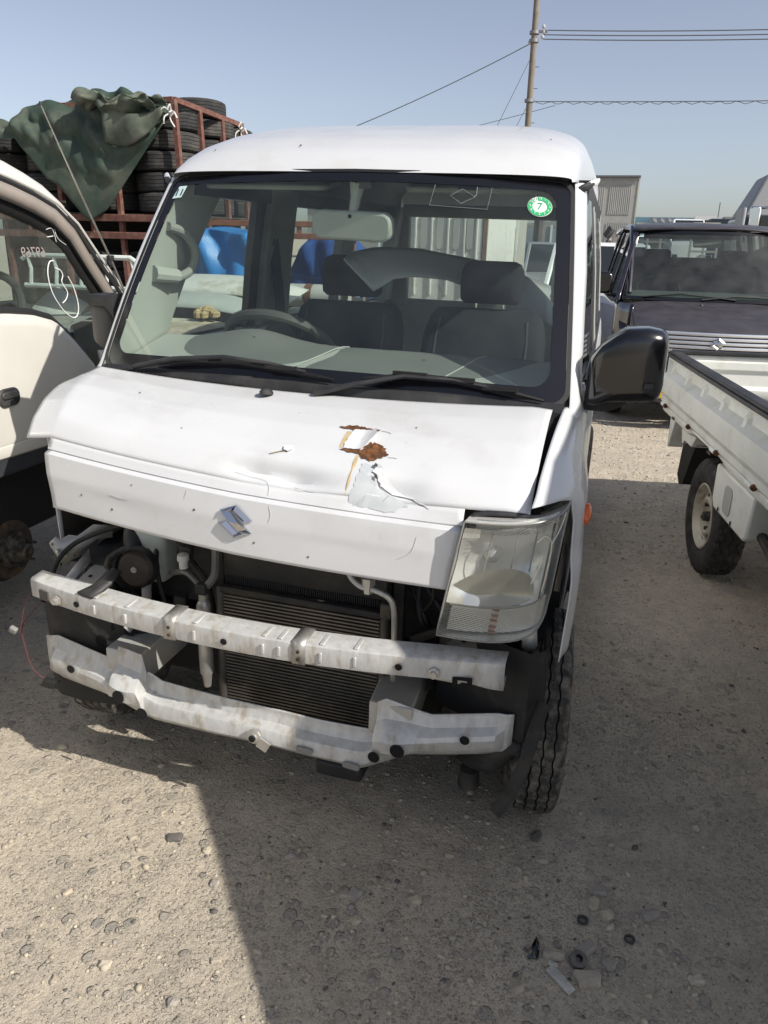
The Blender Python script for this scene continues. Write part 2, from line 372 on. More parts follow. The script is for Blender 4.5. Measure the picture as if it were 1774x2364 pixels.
def hood(x, t, off=0.0):
    y = interp(t, _HT, _HY); z = interp(t, _HT, _HZ)
    w = sstep(0, .6, t)
    y += lerp(.115*x*x, .135*x*x, w); z += lerp(.03*x*x, .0, w)
    z += w*(-.066*x if x < 0 else -lerp(.014, .042, sstep(.68,.76,t))*x)
    # folded left corner
    xr = lerp(-.652, -.535, min(1, t/.6)); lift = .010*sstep(0, .5, t)*(1-sstep(.60, .70, t)*.85)*(1-sstep(.70,.72,t))
    q_ = max(0, 1-(x-xr)/.26)
    z += lift*(q_*(.35+.65*q_) if x > xr else 1) - (.22*(xr-x) if x < xr else 0)
    if x > .60: z -= .25*(x-.60)**1.2
    d = dents(x, t) + off
    t0, t1 = max(0, t-.02), min(1, t+.02)
    ty = interp(t1, _HT, _HY)-interp(t0, _HT, _HY); tz = interp(t1, _HT, _HZ)-interp(t0, _HT, _HZ); L = math.hypot(ty, tz)
    return (x, y + d*tz/L, z - d*ty/L)
xs_in = linsp(-.535, .512, 72)
xs_l = linsp(-.655, -.54, 9); xs_r = linsp(.518, .648, 9)
ts_up = sorted(set([0] + linsp(0, .70, 44)))
ts_lo = sorted(set(linsp(.70, 1, 22) + [.744, .752, .76]))
mb = MB()
mb.grid([[hood(x if x > -.535 else -.535+(x+.535)*(1-.30*sstep(.3,.7,t)), t) for x in xs_l+xs_in+xs_r] for t in ts_up])
mb.grid([[hood(x*(1-.035*sstep(.72, 1, t)), t) for x in xs_in] for t in ts_lo])
bonnet = mb.build('bonnet', mat('bonnet_paint', (.63,.64,.65), .34, coat=.45, var=.03, vscale=4, rvar=.1, col2=(.57,.57,.57), c2amt=.38, c2scale=6, c2sharp=.2), van, smooth=40, solid=.004)
# torn rust patches follow the bonnet skin
def hood_patch(name, P, m, off=.0015, parent=None, curl=None):
    cx = sum(p[0] for p in P)/len(P); ct = sum(p[1] for p in P)/len(P)
    rows = []
    for k in (1, .66, .33, .02):
        row = []
        for (x, t) in P:
            xx, tt = cx+(x-cx)*k, ct+(t-ct)*k
            o = off + (curl(xx, tt) if curl else 0)
            row.append(hood(xx, tt, o))
        rows.append(row)
    return MB().grid(rows, closed=True).build(name, m, parent or bonnet, smooth=60)

# ---- front wings
def wing_x(z): return interp(z, [.25, .45, .7, .95, 1.04, 1.10, 1.15, 1.4, 1.6, 1.66], [.70, .728, .7375, .737, .728, .710, .702, .678, .648, .636])
def tpr(y): return .018*max(0.0, y-.95)
def arch_lo(y, yc, r=.325, zc=.275, sill=.24):
    d = abs(y-yc); return max(sill, zc + math.sqrt(max(0, r*r-d*d))) if d < r else sill
YF = .40   # front axle
YR = 2.78
def curve3(tab, s):
    ss = [q[0] for q in tab]; return [interp(s, ss, [q[k] for q in tab]) for k in (1,2,3)]
_WF = [(0,.652,.070,.957),(.08,.668,.084,.959),(.16,.690,.112,.960),(.24,.710,.150,.957),(.30,.727,.192,.945),(.40,.737,.212,.89),(.5,.740,.210,.82)]
_WB = [(0,.672,.500,1.088),(.08,.686,.515,1.087),(.16,.704,.56,1.078),(.24,.718,.63,1.058),(.30,.727,.69,1.035),(.40,.734,.70,.98),(.5,.738,.70,.92)]
for sx in (1, -1):
    rows = []
    if sx > 0:
        for i in range(33):
            f = i/32; row = []
            for j in range(31):
                s_ = j/30
                if s_ <= .5:
                    F, B = curve3(_WF, s_), curve3(_WB, s_)
                    p = [lerp(F[k], B[k], f) for k in range(3)]
                    bl = math.sin(math.pi*f)*sstep(.5,.2,s_)
                    p[2] += .022*bl*(1-.4*s_); p[0] += .004*math.sin(math.pi*f)*sstep(0,.3,s_)
                else:
                    F, B = curve3(_WF, .5), curve3(_WB, .5); k = (s_-.5)/.5
                    yf = lerp(.212, .158, k); y = lerp(yf, .70, f)
                    zl = max(arch_lo(y, YF), .56) if y < YF+.1 else arch_lo(y, YF)
                    zt = lerp(F[2], B[2], f); z = lerp(zt, zl, k)
                    p = [wing_x(z) + .012*sstep(.8,.0,f), y, z]
                    p[0] = lerp(lerp(F[0],B[0],f), p[0], sstep(0,.3,k))
                p[0] += .017*sstep(0,.16,f)*sstep(1.0,.3,f)*sstep(1.0,.90,p[2])
                row.append((p[0], p[1], p[2]))
            rows.append(row)
    else:
        for i in range(25):
            f = i/24; row = []
            for j in range(16):
                v = j/15; y = lerp(.30, .70, f); z_bot = max(arch_lo(y, YF), .50 if y < .45 else .24)
                z = lerp(z_bot, .93 + .10*sstep(.45, .66, y), v); row.append((-wing_x(z), y, z))
            rows.append(row)
    o = MB().grid(rows).build('front_wing', WHITE, van, smooth=50, solid=.003)
    if sx > 0: wing_l = o
# dark gap behind the bonnet edge
MB().grid([[(.640, hood(.64,t)[1]+.012, hood(.64,t)[2]-.02), (.668, hood(.66,t)[1]+.012, hood(.66,t)[2]-.022)] for t in linsp(0,.7,12)]).build('panel_gap', HOLE, van)
# orange side repeater on the wing
MB().lathe([(0,.030),(.008,.030),(.013,.022),(.016,.010),(.0165,.001)], n=20).xform(Matrix.Diagonal((1,1.3,.85,1))).build('side_marker', ORANGE, wing_l, loc=(.757,.33,.872))

# ---- windscreen
def ws(u, v, off=0.0):     # u -1..1 across, v 0 bottom .. 1 top
    xb, xt = .672*u, .604*u
    uu = u*u
    b = Vector((xb, .432+.075*uu, 1.104-.013*uu)); t = Vector((xt, .795+.062*uu, 1.646-.018*uu))
    p = b.lerp(t, v); bul = .014*4*v*(1-v)
    n = Vector((.18*u, -.83, .55)).normalized()
    return tuple(p + n*(bul+off))
MB().grid([[ws(u, v) for u in linsp(-1,1,33)] for v in linsp(0,1,17)]).build('windscreen', GLASS_WS, van, smooth=60)
wsg = [c for c in van.children if c.name.startswith('windscreen')][0]
def ring(inner, outer, off):
    return MB().grid([[ws(u, v, off) for u, v in outer], [ws(lerp(a[0],b[0],.5), lerp(a[1],b[1],.5), off) for a, b in zip(outer, inner)], [ws(u, v, off) for u, v in inner]], closed=True)
def uvrr(l, r, b, t, ru, rv, n=8):
    P = []
    for (cu, cv, a0) in ((r-ru, t-rv, 0), (l+ru, t-rv, 90), (l+ru, b+rv, 180), (r-ru, b+rv, 270)):
        for k in range(n+1):
            a = R(a0+90*k/n); P.append((cu+ru*math.cos(a), cv+rv*math.sin(a)))
        nxt = None
    # densify straight runs
    out = []
    for i, p in enumerate(P):
        q = P[(i+1) % len(P)]
        m = 6 if (abs(p[0]-q[0])+abs(p[1]-q[1])) > .3 else 1
        for k in range(m): out.append((lerp(p[0],q[0],k/m), lerp(p[1],q[1],k/m)))
    return out
ring(uvrr(-.962,.942,.062,.952,.07,.085), uvrr(-1.0,1.0,0,1.0,.06,.07), .002).build('frit_band', FRIT, wsg)
ring(uvrr(-1.0,1.0,0,1.0,.06,.07), uvrr(-1.018,1.018,-.012,1.016,.065,.075), .004).build('rubber_seal', mat('seal', (.015,.015,.015), .5), wsg)
# stickers
def ws_patch(name, uv, m, off, parent=wsg): return MB().add([ws(u, v, off) for u, v in uv], [tuple(range(len(uv)))]).build(name, m, parent, smooth=0)
ST_BLUE = mat('sticker_pale', (.55,.72,.70), .5); ST_INK = mat('sticker_ink', (.02,.02,.02), .6); ST_GREEN = mat('sticker_green', (.03,.42,.16), .45); ST_WHITE = mat('sticker_white', (.75,.82,.76), .5)
ws_patch('inspection_sticker', [(-.968,.873),(-.912,.878),(-.905,.945),(-.955,.944)], ST_BLUE, .0035)
def ws_matrix(u, v, off):
    o = Vector(ws(u, v, off)); du = (Vector(ws(u+.01, v, off))-Vector(ws(u-.01, v, off))).normalized()
    dv = (Vector(ws(u, v+.01, off))-Vector(ws(u, v-.01, off))); dv = (dv-du*dv.dot(du)).normalized(); n = du.cross(dv)
    M = Matrix((du, dv, n)).transposed().to_4x4(); M.translation = o; return M
text_mesh('sticker_digits', "11", .036, ST_INK, wsg, ws_matrix(-.936, .905, .0045))
GU, GV = .868, .868
def ell(ru, rv, n=32, cu=GU, cv=GV): return [(cu+ru*math.cos(2*math.pi*k/n), cv+rv*math.sin(2*math.pi*k/n)) for k in range(n)]
rs = .0325
ws_patch('round_sticker', ell(rs/.61, rs/.655), ST_WHITE, .0032)
o = MB().grid([[ws(u, v, .0042) for u, v in ell(rs*.96/.61, rs*.96/.655)], [ws(u, v, .0042) for u, v in ell(rs*.60/.61, rs*.60/.655)]], closed=True).build('sticker_ring', ST_GREEN, wsg, smooth=0)
text_mesh('sticker_seven', '7', .030, ST_GREEN, wsg, ws_matrix(GU, GV, .0045))
for k, d in enumerate(('12','1','2','3','4','5','6','7','8','9','10')):
    a = R(90 - 30*k)
    text_mesh('sticker_month', d, .0095, ST_WHITE, wsg, ws_matrix(GU+rs*.78*math.cos(a)/.61, GV+rs*.78*math.sin(a)/.655, .0050))
a = R(120)
ws_patch('sticker_notch', [(GU+rs*r*math.cos(a+d)/.61, GV+rs*r*math.sin(a+d)/.655) for r, d in ((.98,.24),(.98,-.24),(.56,-.2),(.56,.2))], ST_WHITE, .0048)
text_mesh('sticker_month', '11', .011, ST_INK, wsg, ws_matrix(GU+rs*.8*math.cos(a)/.61, GV+rs*.8*math.sin(a)/.655, .0055))
# thin etched lines of the film on the glass
LINE = mat('film_line', (.16,.18,.18), .6)
def ws_line(P, w=.0009, off=.003):
    m_ = MB(); m_.tube([ws(u, v, off) for u, v in P], w, 5); return m_
fu0, fu1, fv0, fv1 = .40, .655, .84, .945
m_ = ws_line([(fu0,fv1),(fu0-.012,fv0),(fu1-.012,fv0-.005),(fu1,fv1)])
for P in ([(.525,.93),(.475,.893),(.527,.856),(.585,.893),(.525,.93)], [(.59,.945),(.59,.905),(.58,.89)]):
    m_.tube([ws(u, v, .003) for u, v in P], .0011, 5)
m_.build('film_outline', LINE, wsg)
ws_patch('film_label', [(.508,.945),(.586,.945),(.586,.93),(.508,.93)], FRIT, .003)

# ---- black scuttle panel under the glass, with vents
rows = []
for u in linsp(-1, 1, 33):
    g = Vector(ws(u, 0.0, .004)); h = Vector(hood(max(-.655, min(.648, u*.665)), 0))
    h.x = u*.672
    rows.append([tuple(g + Vector((0,.01,.004))), tuple(g + Vector((0,-.012,-.003))), tuple(g.lerp(h, .55) + Vector((0,0,-.012))), tuple(h + Vector((0,.012,-.010))), tuple(h + Vector((0,.010,-.06)))])
MB().grid(rows).build('scuttle_panel', BLACK_PL, van, smooth=50)
VENT = mat('vent_dark', (.004,.004,.004), .8)
vm = MB()
for k in range(11):
    u = -.86 + k*.022; g = Vector(ws(u, 0, 0)); h = Vector(hood(u*.665, 0)); c = g.lerp(h, .62) + Vector((0, 0, -.004))
    vm.box(c, (.008, .022, .006))
for k in range(16):
    u = -.60 + k*.022; g = Vector(ws(u, 0, 0)); h = Vector(hood(u*.665, 0)); c = g.lerp(h, .72) + Vector((0, 0, -.006))
    vm.box(c, (.008, .014, .006))
vm.build('scuttle_vents', VENT, [c for c in van.children if c.name.startswith('scuttle')][0])

# ---- wipers
def wiper(P_arm, P_blade, nm):
    w = bpy.data.objects.new(nm, None); COL.objects.link(w); w.parent = van
    m_ = MB(); m_.tube(P_arm, [.013, .012, .010, .008, .007][:len(P_arm)], 8, flat=(1, .6)); m_.build('wiper_arm', BLACK_PL, w)
    m_ = MB(); m_.tube(P_blade, [.004] + [.007]*(len(P_blade)-2) + [.004], 6, flat=(1.0, 1.1)); 
    m_.build('wiper_blade', mat('wiper_black', (.010,.010,.011), .5), w)
    m_ = MB()
    for k in (.25, .5, .75):
        i = k*(len(P_blade)-1); a = Vector(P_blade[int(i)]); m_.box(a+Vector((0,-.006,.004)), (.09, .010, .010), (0, 0, 0))
    m_.build('wiper_bridge', mat('wiper_black', (.010,.010,.011), .5), w)
    return w
def wp(u, v, o=.018): return ws(u, v, o)
wiper([wp(-.79,-.015,.03), wp(-.6,.035,.03), wp(-.36,.062,.03), wp(-.16,.055,.025), wp(.0,.035,.02)], [wp(-.72,.012), wp(-.5,.045), wp(-.3,.055), wp(-.1,.04), wp(.12,.012)], 'wiper')
wiper([wp(.06,-.06,.03), wp(.2,-.01,.03), wp(.40,.045,.03), wp(.58,.05,.025), wp(.72,.035,.02)], [wp(.24,.028), wp(.42,.058), wp(.6,.052), wp(.76,.03), wp(.92,.0)], 'wiper')
# washer jet on the bonnet
p = Vector(hood(-.078, .10, .004))
MB().lathe([(0,.016),(.006,.017),(.014,.012),(.018,.002)], axis='z', n=14).xform(Matrix.Diagonal((1,1.5,1,1))).build('washer_jet', BLACK_PL, bonnet, loc=p, rot=(R(-10),0,0))

# ---- roof
_RY = [.845, .87, .92, 1.0, 1.12, 1.30, 1.6, 2.2, 2.9, 3.2, 3.33, 3.37]
_RW = [.608, .614, .618, .620, .618, .615, .610, .602, .595, .588, .575, .55]
_RB = [1.632, 1.634, 1.636, 1.638, 1.640, 1.640, 1.640, 1.640, 1.635, 1.625, 1.61, 1.60]
_RT = [1.648, 1.674, 1.712, 1.752, 1.792, 1.831, 1.864, 1.884, 1.876, 1.84, 1.77, 1.66]
def roof(y, th, ins=0.0):
    w = interp(y, _RY, _RW)-ins; b = interp(y, _RY, _RB); t = interp(y, _RY, _RT)-ins*1.2
    c, s_ = math.cos(th), math.sin(th)
    x = w*math.copysign(abs(c)**(2/5.5), c); z = b + max(.003, t-b)*abs(s_)**(2/4.6)
    yy = y - .052*(1-(x/.66)**2)*sstep(1.35, .84, y)
    return (x, yy, z)
ys = [.845,.857,.87,.885,.90,.92,.945,.97,1.0,1.04,1.08,1.13,1.2,1.3,1.45,1.6,1.9,2.2,2.6,2.9,3.05,3.2,3.27,3.33,3.37]
ths = linsp(0, math.pi, 45)
MB().grid([[roof(y, t) for t in ths] for y in ys]).build('roof', WHITE, van, smooth=60)
HEAD = mat('headliner', (.16,.165,.155), .9, bump=.03, bscale=200)
MB().grid([[roof(y, t, .03) for t in ths] for y in ys if .86 < y < 3.3]).build('headliner', HEAD, van, smooth=60)
# drip rail ends at the windscreen corners
for sx in (1, -1):
    MB().tube([(sx*.598,.858,1.604),(sx*.622,.856,1.612),(sx*.645,.868,1.622),(sx*.662,.885,1.632)], [.008,.010,.010,.006], 8).build('drip_rail', BLACK_PL, van)
    MB().tube([(sx*.652,.878,1.628),(sx*.668,.898,1.637),(sx*.674,.91,1.644)], [.009,.009,.005], 8).build('drip_rail', WHITE, van)
# chips in the roof paint
for (y, t, r_) in ((.945, 1.62, .004), (.93, 2.15, .003), (1.05, .9, .0025)):
    MB().disc(Vector(roof(y, t))+Vector((0,-.003,.003)), (0,-.7,.7), r_, 7).build('paint_chip', mat('chip', (.08,.07,.06), .8), van)

# ---- windscreen pillars, doors, sides
for sx in (1, -1):
    rows = []
    for v in linsp(-.06, 1.0, 18):
        g = Vector(ws(sx*1.018, max(v,-.02), .003)) if v >= 0 else Vector(ws(sx*1.018, 0, .003)) + Vector((sx*.0, -.03, -.03))*(-v/.06)
        z = g.z; xo = wing_x(max(z,1.03))+.0
        row = []
        for k in linsp(0, 1, 9):
            a = k*math.pi/2
            row.append((sx*lerp(abs(g.x), xo, math.sin(a)**.8), g.y + .085*(1-math.cos(a)) + .0*k, g.z + .004*math.sin(2*a)))
        rows.append(row)
    MB().grid(rows).build('windscreen_pillar', WHITE, van, smooth=50)
    # interior trim of the pillar
    rows = []
    for v in linsp(0.0, 1.0, 16):
        g = Vector(ws(sx*.985, v, -.012)); wdt = lerp(.27, .29, v)
        row = []
        for k in linsp(0, 1, 7):
            row.append((sx*(abs(g.x)+.01 + (wing_x(g.z)-.035-abs(g.x)-.01)*min(1, k*2.2) - .012*math.sin(k*math.pi)), g.y + .02 + wdt*k*(1 if v < .5 else 1), g.z + .0*k))
        rows.append(row)
    MB().grid(rows).build('pillar_trim', TRIM_L, van, smooth=60)
    def side(name, y0, y1, z_top, arch=None, m=WHITE, parent=van, z_bot=.24):
        rows = []
        for y in linsp(y0, y1, 20):
            lo = arch_lo(y, arch, sill=z_bot) if arch else z_bot
            rows.append([(sx*(wing_x(z)-tpr(y)), y, z) for z in linsp(lo, z_top, 14)])
        return MB().grid(rows, flip=sx < 0).build(name, m, parent, solid=.02, soff=-1 if sx > 0 else -1)
    d1 = side('front_door', .705, 1.50, 1.115); d2 = side('sliding_door', 1.51, 2.44, 1.115); q = side('rear_quarter', 2.45, 3.36, 1.115, YR)
    def pillar(name, y0, y1, y0t, y1t, parent, z0=1.11, z1=1.645, m=WHITE, depth=.035):
        o_ = MB(); P = []
        n = 7
        rows = []
        for z in linsp(z0, z1, n):
            k = (z-z0)/(z1-z0); xa = wing_x(z)-tpr(y0); ya, yb = lerp(y0, y0t, k), lerp(y1, y1t, k)
            rows.append([(sx*xa, ya, z), (sx*xa, yb, z), (sx*(xa-depth), yb, z), (sx*(xa-depth), ya, z)])
        return o_.grid(rows, closed=True, caps=True).build(name, m, parent, bevel=.005)
    pillar('door_frame', 1.43, 1.50, 1.44, 1.50, d1, m=mat('frame_black', (.018,.018,.02), .4)); pillar('centre_pillar', 1.485, 1.62, 1.49, 1.62, d2, m=mat('frame_black', (.018,.018,.02), .4), depth=.03)
    pillar('pillar_cover', 1.50, 1.78, 1.52, 1.76, d2, m=TRIM, depth=.06); pillar('rear_pillar', 2.38, 2.56, 2.38, 2.56, q, m=TRIM if sx < 0 else BLACK_PL, depth=.05)
    pillar('tail_pillar', 3.16, 3.34, 3.2, 3.34, q, m=TRIM, depth=.07)
    # roof rail over the doors
    MB().grid([[(sx*(wing_x(1.60)-tpr(y)), y, 1.585), (sx*(wing_x(1.60)+.003-tpr(y)), y, 1.645), (sx*(wing_x(1.60)-.05-tpr(y)), y, 1.645), (sx*(wing_x(1.60)-.05-tpr(y)), y, 1.585)] for y in linsp(.95, 3.3, 8)], closed=True, caps=True).build('roof_rail', mat('frame_black', (.018,.018,.02), .4), van)
    for (ya, yb, yat, ybt, par) in ((.72, 1.44, 1.0, 1.45, d1), (1.76, 2.40, 1.76, 2.40, d2), (2.54, 3.18, 2.54, 3.2, q)):
        rows = []
        for z in linsp(1.10, 1.60, 9):
            k = (z-1.10)/.5; rows.append([(sx*(wing_x(z)-tpr(lerp(ya,yb,j))-.006+.008*math.sin(math.pi*j)), lerp(lerp(ya, yat, k), lerp(yb, ybt, k), j), z) for j in linsp(0,1,6)])
        MB().grid(rows).build('window', GLASS if sx < 0 else glass('sun_cut_side_glass', (.42,.46,.44), 1.0, .01), par, smooth=60)  # tint added on one side only, to cut sunlight entering the cabin
    # black sill rubber along the windows, rusty-red lower lip
    MB().tube([(sx*(wing_x(1.12)+.004-tpr(y)), y, 1.115) for y in linsp(.74, 3.2, 8)], .009, 6).build('window_seal', mat('seal', (.015,.015,.015), .5), van)
# tailgate with window opening
for (c, d) in (((0,3.34,.72),(1.30,.05,.80)), ((-.555,3.32,1.36),(.11,.05,.56)), ((.555,3.32,1.36),(.11,.05,.56)), ((0,3.30,1.63),(1.08,.05,.07))):
    MB().box(c, d).build('tailgate_panel', TRIM, van, bevel=.01)
MB().grid([[(x, 3.34, z) for x in linsp(-.56,.56,4)] for z in (1.10,1.60)]).build('rear_window', GLASS, van)
# ---- cabin floor, rear floor
MB().box((0, 2.0, .56), (1.36, 2.7, .04)).build('load_floor', TRIM, van)
MB().box((0, 1.0, .36), (1.36, .9, .04)).build('cab_floor', DARK, van)
MB().box((0, .50, .74), (1.30, .03, .60)).build('bulkhead', mat('bulkhead_grey', (.20,.20,.19), .7, var=.3, vscale=9, col2=(.07,.065,.06), c2amt=.5, c2scale=5), van)

# ---- dashboard
def dash(x, k):
    uu = (x/.64)**2
    y = lerp(.475+.05*uu, .86+.02*uu, k)
    z = interp(k, [0,.15,.5,.8,.92,1.0], [1.080,1.098,1.128,1.150,1.148,1.125])
    z += .035*math.exp(-((x+.33)/.14)**2)*sstep(.35,.8,k)          # instrument hood
    return (x, y, z)
rows = [[dash(x, k) for x in linsp(-.655,.655,45)] for k in linsp(0,1,18)]
rows.append([(p[0], p[1]+.01, p[2]-.25) for p in rows[-1]])
dashb = MB().grid(rows).build('dashboard', TRIM_L, van, smooth=50)
def dash_pad(P, off=.0025):
    cx = sum(p[0] for p in P)/len(P); ck = sum(p[1] for p in P)/len(P)
    rows = []
    for s_ in linsp(1, .02, 9): rows.append([tuple(Vector(dash(cx+(x-cx)*s_, ck+(k-ck)*s_))+Vector((0,-off*.5,off if s_ < 1 else -.001))) for x, k in P])
    return MB().grid(rows, closed=True).build('dash_pad', DASHPAD, dashb, smooth=60)
dash_pad([(x, k) for x, k in catmull([(-.52,.50),(-.54,.75),(-.50,.95),(-.33,.985),(-.14,.985),(-.02,.985),(-.05,.62),(-.14,.36),(-.30,.30),(-.45,.36)], 5, True)])
dash_pad([(x, k) for x, k in catmull([(-.012,.985),(.2,.985),(.45,.985),(.58,.985),(.57,.80),(.45,.42),(.30,.27),(.05,.27),(-.08,.30),(-.035,.62)], 5, True)])
for P in ([(-.14,.18),(-.075,.50),(-.012,.98)], [(.30,.16),(.36,.5),(.42,.98)]):
    MB().tube([Vector(dash(x,k))+Vector((0,0,.003)) for x, k in catmull(P, 6)], .0022, 5).build('dash_seam', TRIM_L, dashb)
# steering wheel
sw = MB(); n = 40
tilt = Matrix.Rotation(R(52), 3, 'X')
ringp = [tilt @ Vector((.185*math.cos(2*math.pi*k/n), 0, .185*math.sin(2*math.pi*k/n))) for k in range(n)]
rows = []
for k in range(n):
    c = ringp[k]; t = (ringp[(k+1) % n]-ringp[k-1]).normalized(); rad = c.normalized(); nrm = t.cross(rad)
    rows.append([c + .0185*(math.cos(2*math.pi*j/10)*rad + math.sin(2*math.pi*j/10)*nrm) for j in range(10)])
rows.append(rows[0])
sw.grid(rows, closed=True)
sw.lathe([(-.02,.001),(-.02,.075),(.02,.07),(.03,.001)], axis='y', n=20)
for a in (200, 340, 270):
    sw.tube([tilt @ Vector((.05*math.cos(R(a)), 0, .05*math.sin(R(a)))), tilt @ Vector((.18*math.cos(R(a)), 0, .18*math.sin(R(a))))], .014, 8)
sw.build('steering_wheel', mat('wheel_leather', (.075,.075,.07), .5, bump=.05, bscale=200), van, loc=(-.335, 1.03, 1.112))
# seats
def seat(xc, w, hr_x, hrw):
    s_ = bpy.data.objects.new('seat', None); COL.objects.link(s_); s_.parent = van
    rows = []
    for z, y, ww, th in ((.62,1.22,w*.95,.13),(.75,1.25,w,.15),(1.0,1.32,w,.15),(1.15,1.36,w*.97,.13),(1.215,1.38,w*.90,.10),(1.242,1.39,w*.78,.05)):
        pr = rrect(ww, th, min(.05, th*.45), 4); rows.append([(xc+px_, y+py_, z) for px_, py_ in pr])
    MB().grid(rows, closed=True, caps=True).build('backrest', SEAT, s_, smooth=60)
    rows = []
    for y, z, ww, th in ((.86,.66,w*.9,.08),(.90,.68,w,.14),(1.2,.66,w,.14),(1.25,.64,w*.95,.12)):
        rows.append([(xc+px_, y, z+py_) for px_, py_ in rrect(ww, th, .035, 4)])
    MB().grid(rows, closed=True, caps=True).build('seat_cushion', SEAT, s_, smooth=60)
    rows = []
    for z, ww, th in ((1.262,hrw*.86,.06),(1.275,hrw*.97,.10),(1.32,hrw,.115),(1.375,hrw*.97,.11),(1.398,hrw*.88,.09),(1.408,hrw*.7,.05)):
        rows.append([(hr_x+px_, 1.40+py_, z) for px_, py_ in rrect(ww, th, th*.35, 4)])
    MB().grid(rows, closed=True, caps=True).build('headrest', SEAT, s_, smooth=60)
    for dx in (-.36,.36): MB().tube([(xc+w*dx,1.172,.72),(xc+w*dx,1.242,1.0),(xc+w*dx,1.292,1.14),(xc+w*dx*.95,1.325,1.21)], .004, 5).build('seat_seam', mat('seam_grey', (.10,.105,.11), .8), s_)
    for dx in (-.05,.05): MB().cyl((hr_x+dx,1.40,1.2),(hr_x+dx,1.40,1.28), .007).build('headrest_post', CHROME, s_)
    return s_
seat(-.205, .44, -.205, .23); seat(.315, .455, .325, .225)
# seat belt on the driver's pillar
MB().grid([[(-.62,1.55,1.46),(-.60,1.60,1.46)],[(-.60,1.56,1.2),(-.58,1.61,1.2)],[(-.58,1.56,.8),(-.56,1.61,.8)]]).build('seat_belt', SEAT, van, solid=.003)
MB().box((-.615,1.575,1.475),(.03,.06,.10)).build('belt_guide', BLACK_PL, van, bevel=.008)
# interior mirror
im = MB().prism(rrect(.252,.082,.03,5), -.02, .02, 'xz').build('interior_mirror', TRIM_L, van, bevel=.008, loc=(-.015,.835,1.505), rot=(R(8),R(1.5),R(-3)))
MB().tube([(0,.0,.03),(.005,.015,.075),(.01,.02,.115)], [.012,.016,.024], 10).build('mirror_stem', TRIM_L, im)
MB().disc((.0,-.0215,.028),(0,-1,0),.006,10).build('mirror_pin', HOLE, im)
MB().box((.035,.02,.115),(.05,.04,.028)).build('mirror_mount', BLACK_PL, im, bevel=.005)
# grab handles on the pillars
for sx in (1, -1):
    P = [(sx*.615,.80,1.485),(sx*.600,.86,1.470),(sx*.590,.905,1.43),(sx*.588,.912,1.39),(sx*.592,.88,1.35),(sx*.605,.82,1.33)]
    MB().tube(catmull(P, 5), .0145, 10).build('grab_handle', TRIM if sx < 0 else TRIM_L, van)
    MB().tube([(sx*.635,.73,1.345),(sx*.603,.82,1.335)], [.026,.022], 10).build('handle_base', TRIM_L, van)
# sun visors folded up
for xc in (-.33, .33):
    MB().prism(rrect(.42,.15,.03,4), -.008, .008, 'xy').build('sun_visor', TRIM, van, bevel=.005, loc=(xc,.97,1.625), rot=(R(12),0,0))

# ---- door mirrors
def loft_mirror(sec, mt, nm, parent=van):
    rows = []
    for (x, cy, cz, d, h, r_) in sec:
        rows.append([(x, cy+a, cz+b) for a, b in rrect(d, h, r_, 5)])
    return MB().grid(rows, closed=True, caps=True).build(nm, mt, parent, smooth=60)
dm = loft_mirror([(.716,.60,1.140,.05,.10,.015),(.724,.60,1.150,.10,.125,.02),(.745,.60,1.165,.125,.155,.025),(.775,.60,1.183,.14,.170,.03),(.80,.60,1.193,.145,.182,.032),(.85,.605,1.196,.145,.184,.034),(.882,.61,1.195,.135,.177,.034),(.896,.612,1.194,.115,.160,.03),(.903,.615,1.193,.07,.125,.025)], BLACK_GL, 'door_mirror')
MB().tube([(.715,.61,1.085),(.77,.61,1.085),(.82,.61,1.10)], [.022,.022,.014], 8).build('mirror_arm', BLACK_PL, dm)
MB().box((.866,.538,1.150),(.022,.02,.016)).build('mirror_plug', BLACK_PL, dm, bevel=.003)
dm2 = loft_mirror([(-.83,.70,1.185,.03,.06,.01),(-.822,.70,1.185,.08,.13,.03),(-.79,.695,1.185,.11,.155,.04),(-.755,.69,1.185,.10,.155,.04),(-.74,.69,1.18,.05,.11,.02)], mat('mirror_grey', (.10,.095,.09), .6, var=.15), 'door_mirror')
loft_mirror([(-.832,.688,1.255,.04,.03,.01),(-.81,.685,1.262,.11,.035,.012),(-.745,.675,1.262,.11,.035,.012),(-.715,.67,1.245,.09,.08,.012)], BLACK_PL, 'mirror_cap', dm2)
# ---- rust tears and peeled paint on the bonnet (x, t) on its skin
def patch(name, P, m, off=.0015, curl=None): return hood_patch(name, P, m, off, None, curl)
